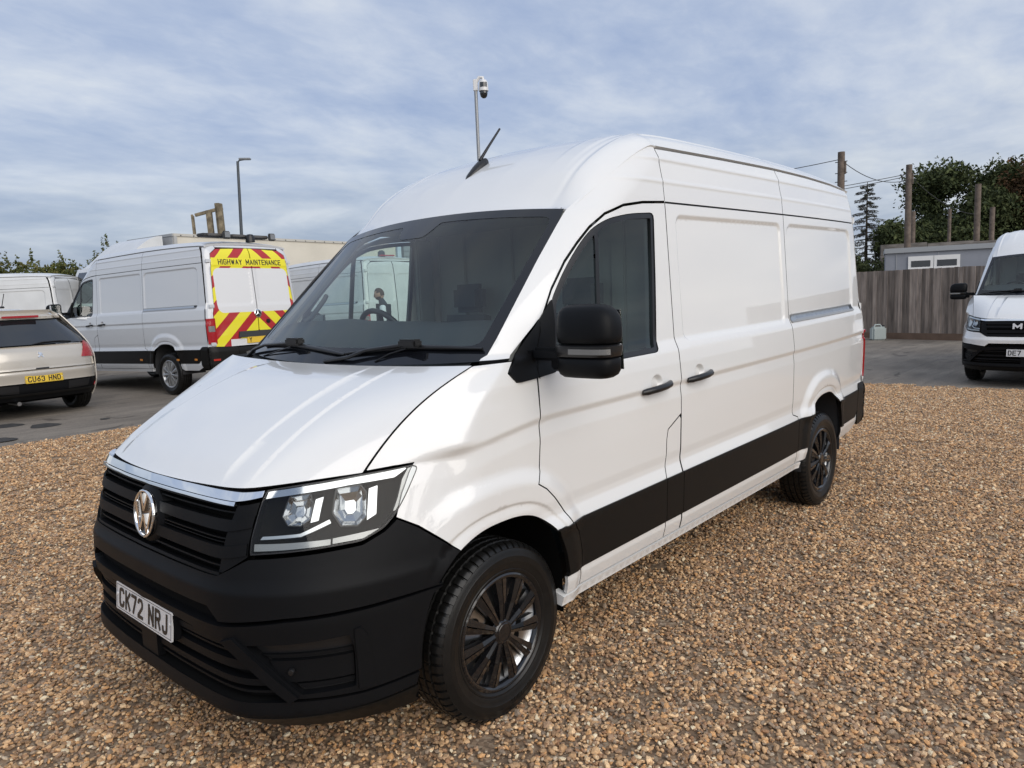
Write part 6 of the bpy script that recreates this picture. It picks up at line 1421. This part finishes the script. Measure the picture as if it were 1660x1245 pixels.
# ---------------------------------------------------------------- the man
def person():
    r = empty('person', (-7.55, -9.2, .2))
    fd = Vector((.67, -.74, 0)); sd_ = Vector((.74, .67, 0)).normalized(); fd.normalize()      # faces left as seen by the camera
    P = lambda f, s, z: tuple(fd*f+sd_*s+Vector((0, 0, z)))
    def skin(nm, vs_, es, rad, m_, sub=2, root=0):
        me = bpy.data.meshes.new(nm); me.from_pydata(vs_, es, []); o = link(nm, me, r, m_); sk = o.modifiers.new('skin', 'SKIN'); sk.use_smooth_shade = True
        for i, v in enumerate(me.skin_vertices[0].data): v.radius = rad[i] if isinstance(rad[i], tuple) else (rad[i], rad[i]); v.use_root = i == root
        o.modifiers.new('sub', 'SUBSURF').levels = sub; o.modifiers['sub'].render_levels = sub; return o
    M['flesh'] = mat('skin', (.42, .25, .18), .55); M['gilet'] = mat('black_gilet', (.018, .02, .024), .8, bump=(25, .3, .01)); M['shirt'] = mat('white_shirt', (.62, .64, .68), .8); M['trousers'] = mat('dark_trousers', (.03, .035, .045), .85); M['hair'] = mat('brown_hair', (.055, .032, .02), .8)
    # body: pelvis, spine, neck, head, legs
    vs_ = [P(0, 0, .95), P(0, 0, 1.12), P(.01, 0, 1.32), P(.0, 0, 1.44), P(.03, 0, 1.52), P(.055, 0, 1.58), P(0, .10, .90), P(.02, .11, .50), P(-.02, .11, .10), P(.10, .12, .05), P(0, -.10, .90), P(.03, -.11, .50), P(-.01, -.11, .10), P(.11, -.12, .05)]
    skin('body', vs_, [(0, 1), (1, 2), (2, 3), (3, 4), (4, 5), (0, 6), (6, 7), (7, 8), (8, 9), (0, 10), (10, 11), (11, 12), (12, 13)], [.14, .135, .15, .10, .062, .058, .095, .065, .05, .04, .095, .065, .05, .04], M['trousers'])
    skin('gilet', [P(0, 0, .96), P(0, 0, 1.10), P(.01, 0, 1.28), P(.0, 0, 1.42), P(.015, 0, 1.50), P(-.01, .15, 1.42), P(-.01, -.15, 1.42)], [(0, 1), (1, 2), (2, 3), (3, 4), (3, 5), (3, 6)], [.165, .165, .172, .13, .082, .085, .085], M['gilet'], root=2)
    for sg in (1, -1):
        skin('sleeve', [P(-.01, sg*.165, 1.42), P(-.03, sg*.245, 1.30), P(-.06, sg*.275, 1.13), P(.06, sg*.25, 1.00), P(.16, sg*.21, .96)], [(0, 1), (1, 2), (2, 3), (3, 4)], [.075, .068, .056, .048, .040], M['shirt'])
        h0 = P(.17, sg*.205, .955); hv = [P(.15, sg*.21, .962), P(.19, sg*.20, .95), P(.245, sg*.19, .94)]
        ed = [(0, 1), (1, 2)]; rad = [.03, (.035, .02), (.034, .017)]
        for j, (o1, l1) in enumerate(((-.030, .065), (-.010, .075), (.010, .07), (.028, .055))): n_ = len(hv); hv += [P(.265, sg*.19+o1, .938), P(.265+l1*.6, sg*.185+o1, .925), P(.265+l1, sg*.18+o1, .905)]; ed += [(2, n_), (n_, n_+1), (n_+1, n_+2)]; rad += [.0095, .009, .0075]
        n_ = len(hv); hv += [P(.21, sg*.19-.035, .955), P(.245, sg*.185-.05, .95)]; ed += [(1, n_), (n_, n_+1)]; rad += [.011, .009]
        skin('hand', hv, ed, rad, M['flesh'], 1)
    # head: shaped skull with nose, brow, ears; tilted to look down and ahead
    n, mrow = 20, 16; V = []; 
    for i in range(mrow+1):
        t = math.pi*i/mrow; z = math.cos(t)
        for k in range(n):
            w = 2*math.pi*k/n; f = math.cos(w)*math.sin(t); s = math.sin(w)*math.sin(t)
            rf, rs, rz = .098, .077, .122
            x, y, zz = f*rf, s*rs, z*rz
            if f > 0: x += .012*math.exp(-((z+.55)/.25)**2)*f; x += .030*math.exp(-((z+.12)/.16)**2-(s/.18)**2)+.006*math.exp(-((z-.18)/.08)**2); x -= .010*math.exp(-((z-.05)/.07)**2-((abs(s)-.42)/.16)**2); x += .007*math.exp(-((z+.42)/.06)**2-(s/.3)**2)
            else: x *= 1.05
            if z < -.3: y *= 1-.25*(-.3-z)/.7
            y += math.copysign(.012, s)*math.exp(-((f+.05)/.13)**2-((z+.05)/.2)**2) if abs(s) > .5 else 0
            V.append((x, y, zz))
    Fs = [(i*n+k, i*n+(k+1) % n, (i+1)*n+(k+1) % n, (i+1)*n+k) for i in range(mrow) for k in range(n)]
    Rh = Matrix(((fd.x, sd_.x, 0), (fd.y, sd_.y, 0), (0, 0, 1))) @ Matrix.Rotation(math.radians(14), 3, 'Y'); hc = Vector(P(.075, 0, 1.655))
    toW = lambda v: tuple(Rh @ Vector(v)+hc)
    from_py('head', [toW(v) for v in V], Fs, M['flesh'], r, math.pi)
    hv = [(v[0]*1.05-.004, v[1]*1.06, v[2]*1.05+.003) for v in V]; keep = []
    for f in Fs:
        c = np.mean([V[i] for i in f], 0)
        if (c[2] > .062) or (c[0] < -.02 and c[2] > -.05) or (c[0] < .035 and c[2] > .035): keep.append(f)
    from_py('hair', [toW(v) for v in hv], keep, M['hair'], r, math.pi)
    bv = [(v[0]*1.07+.001, v[1]*1.05, v[2]*1.05-.002) for v in V]; keep = [f for f in Fs if (lambda c: c[2] < -.045 and c[0] > -.015 and not (c[2] > -.06 and abs(c[1]) < .03))(np.mean([V[i] for i in f], 0))]
    from_py('beard', [toW(v) for v in bv], keep, M['hair'], r, math.pi)
    q = MB()
    for sg in (1, -1): q.box(toW((.083, sg*.03, .012)), (.012, .018, .008), Rh)
    q.build('eye', M['ink'], r)
    for sg in (1, -1): q = MB(); q.box(P(.05, sg*.115, .04), (.28, .10, .085), Matrix(((fd.x, sd_.x, 0), (fd.y, sd_.y, 0), (0, 0, 1))), bev=.03); q.build('shoe', M['black'], r)
    tag(r, 'bearded man in a black gilet over a white shirt walking behind the cab, looking down', 'person')
person()
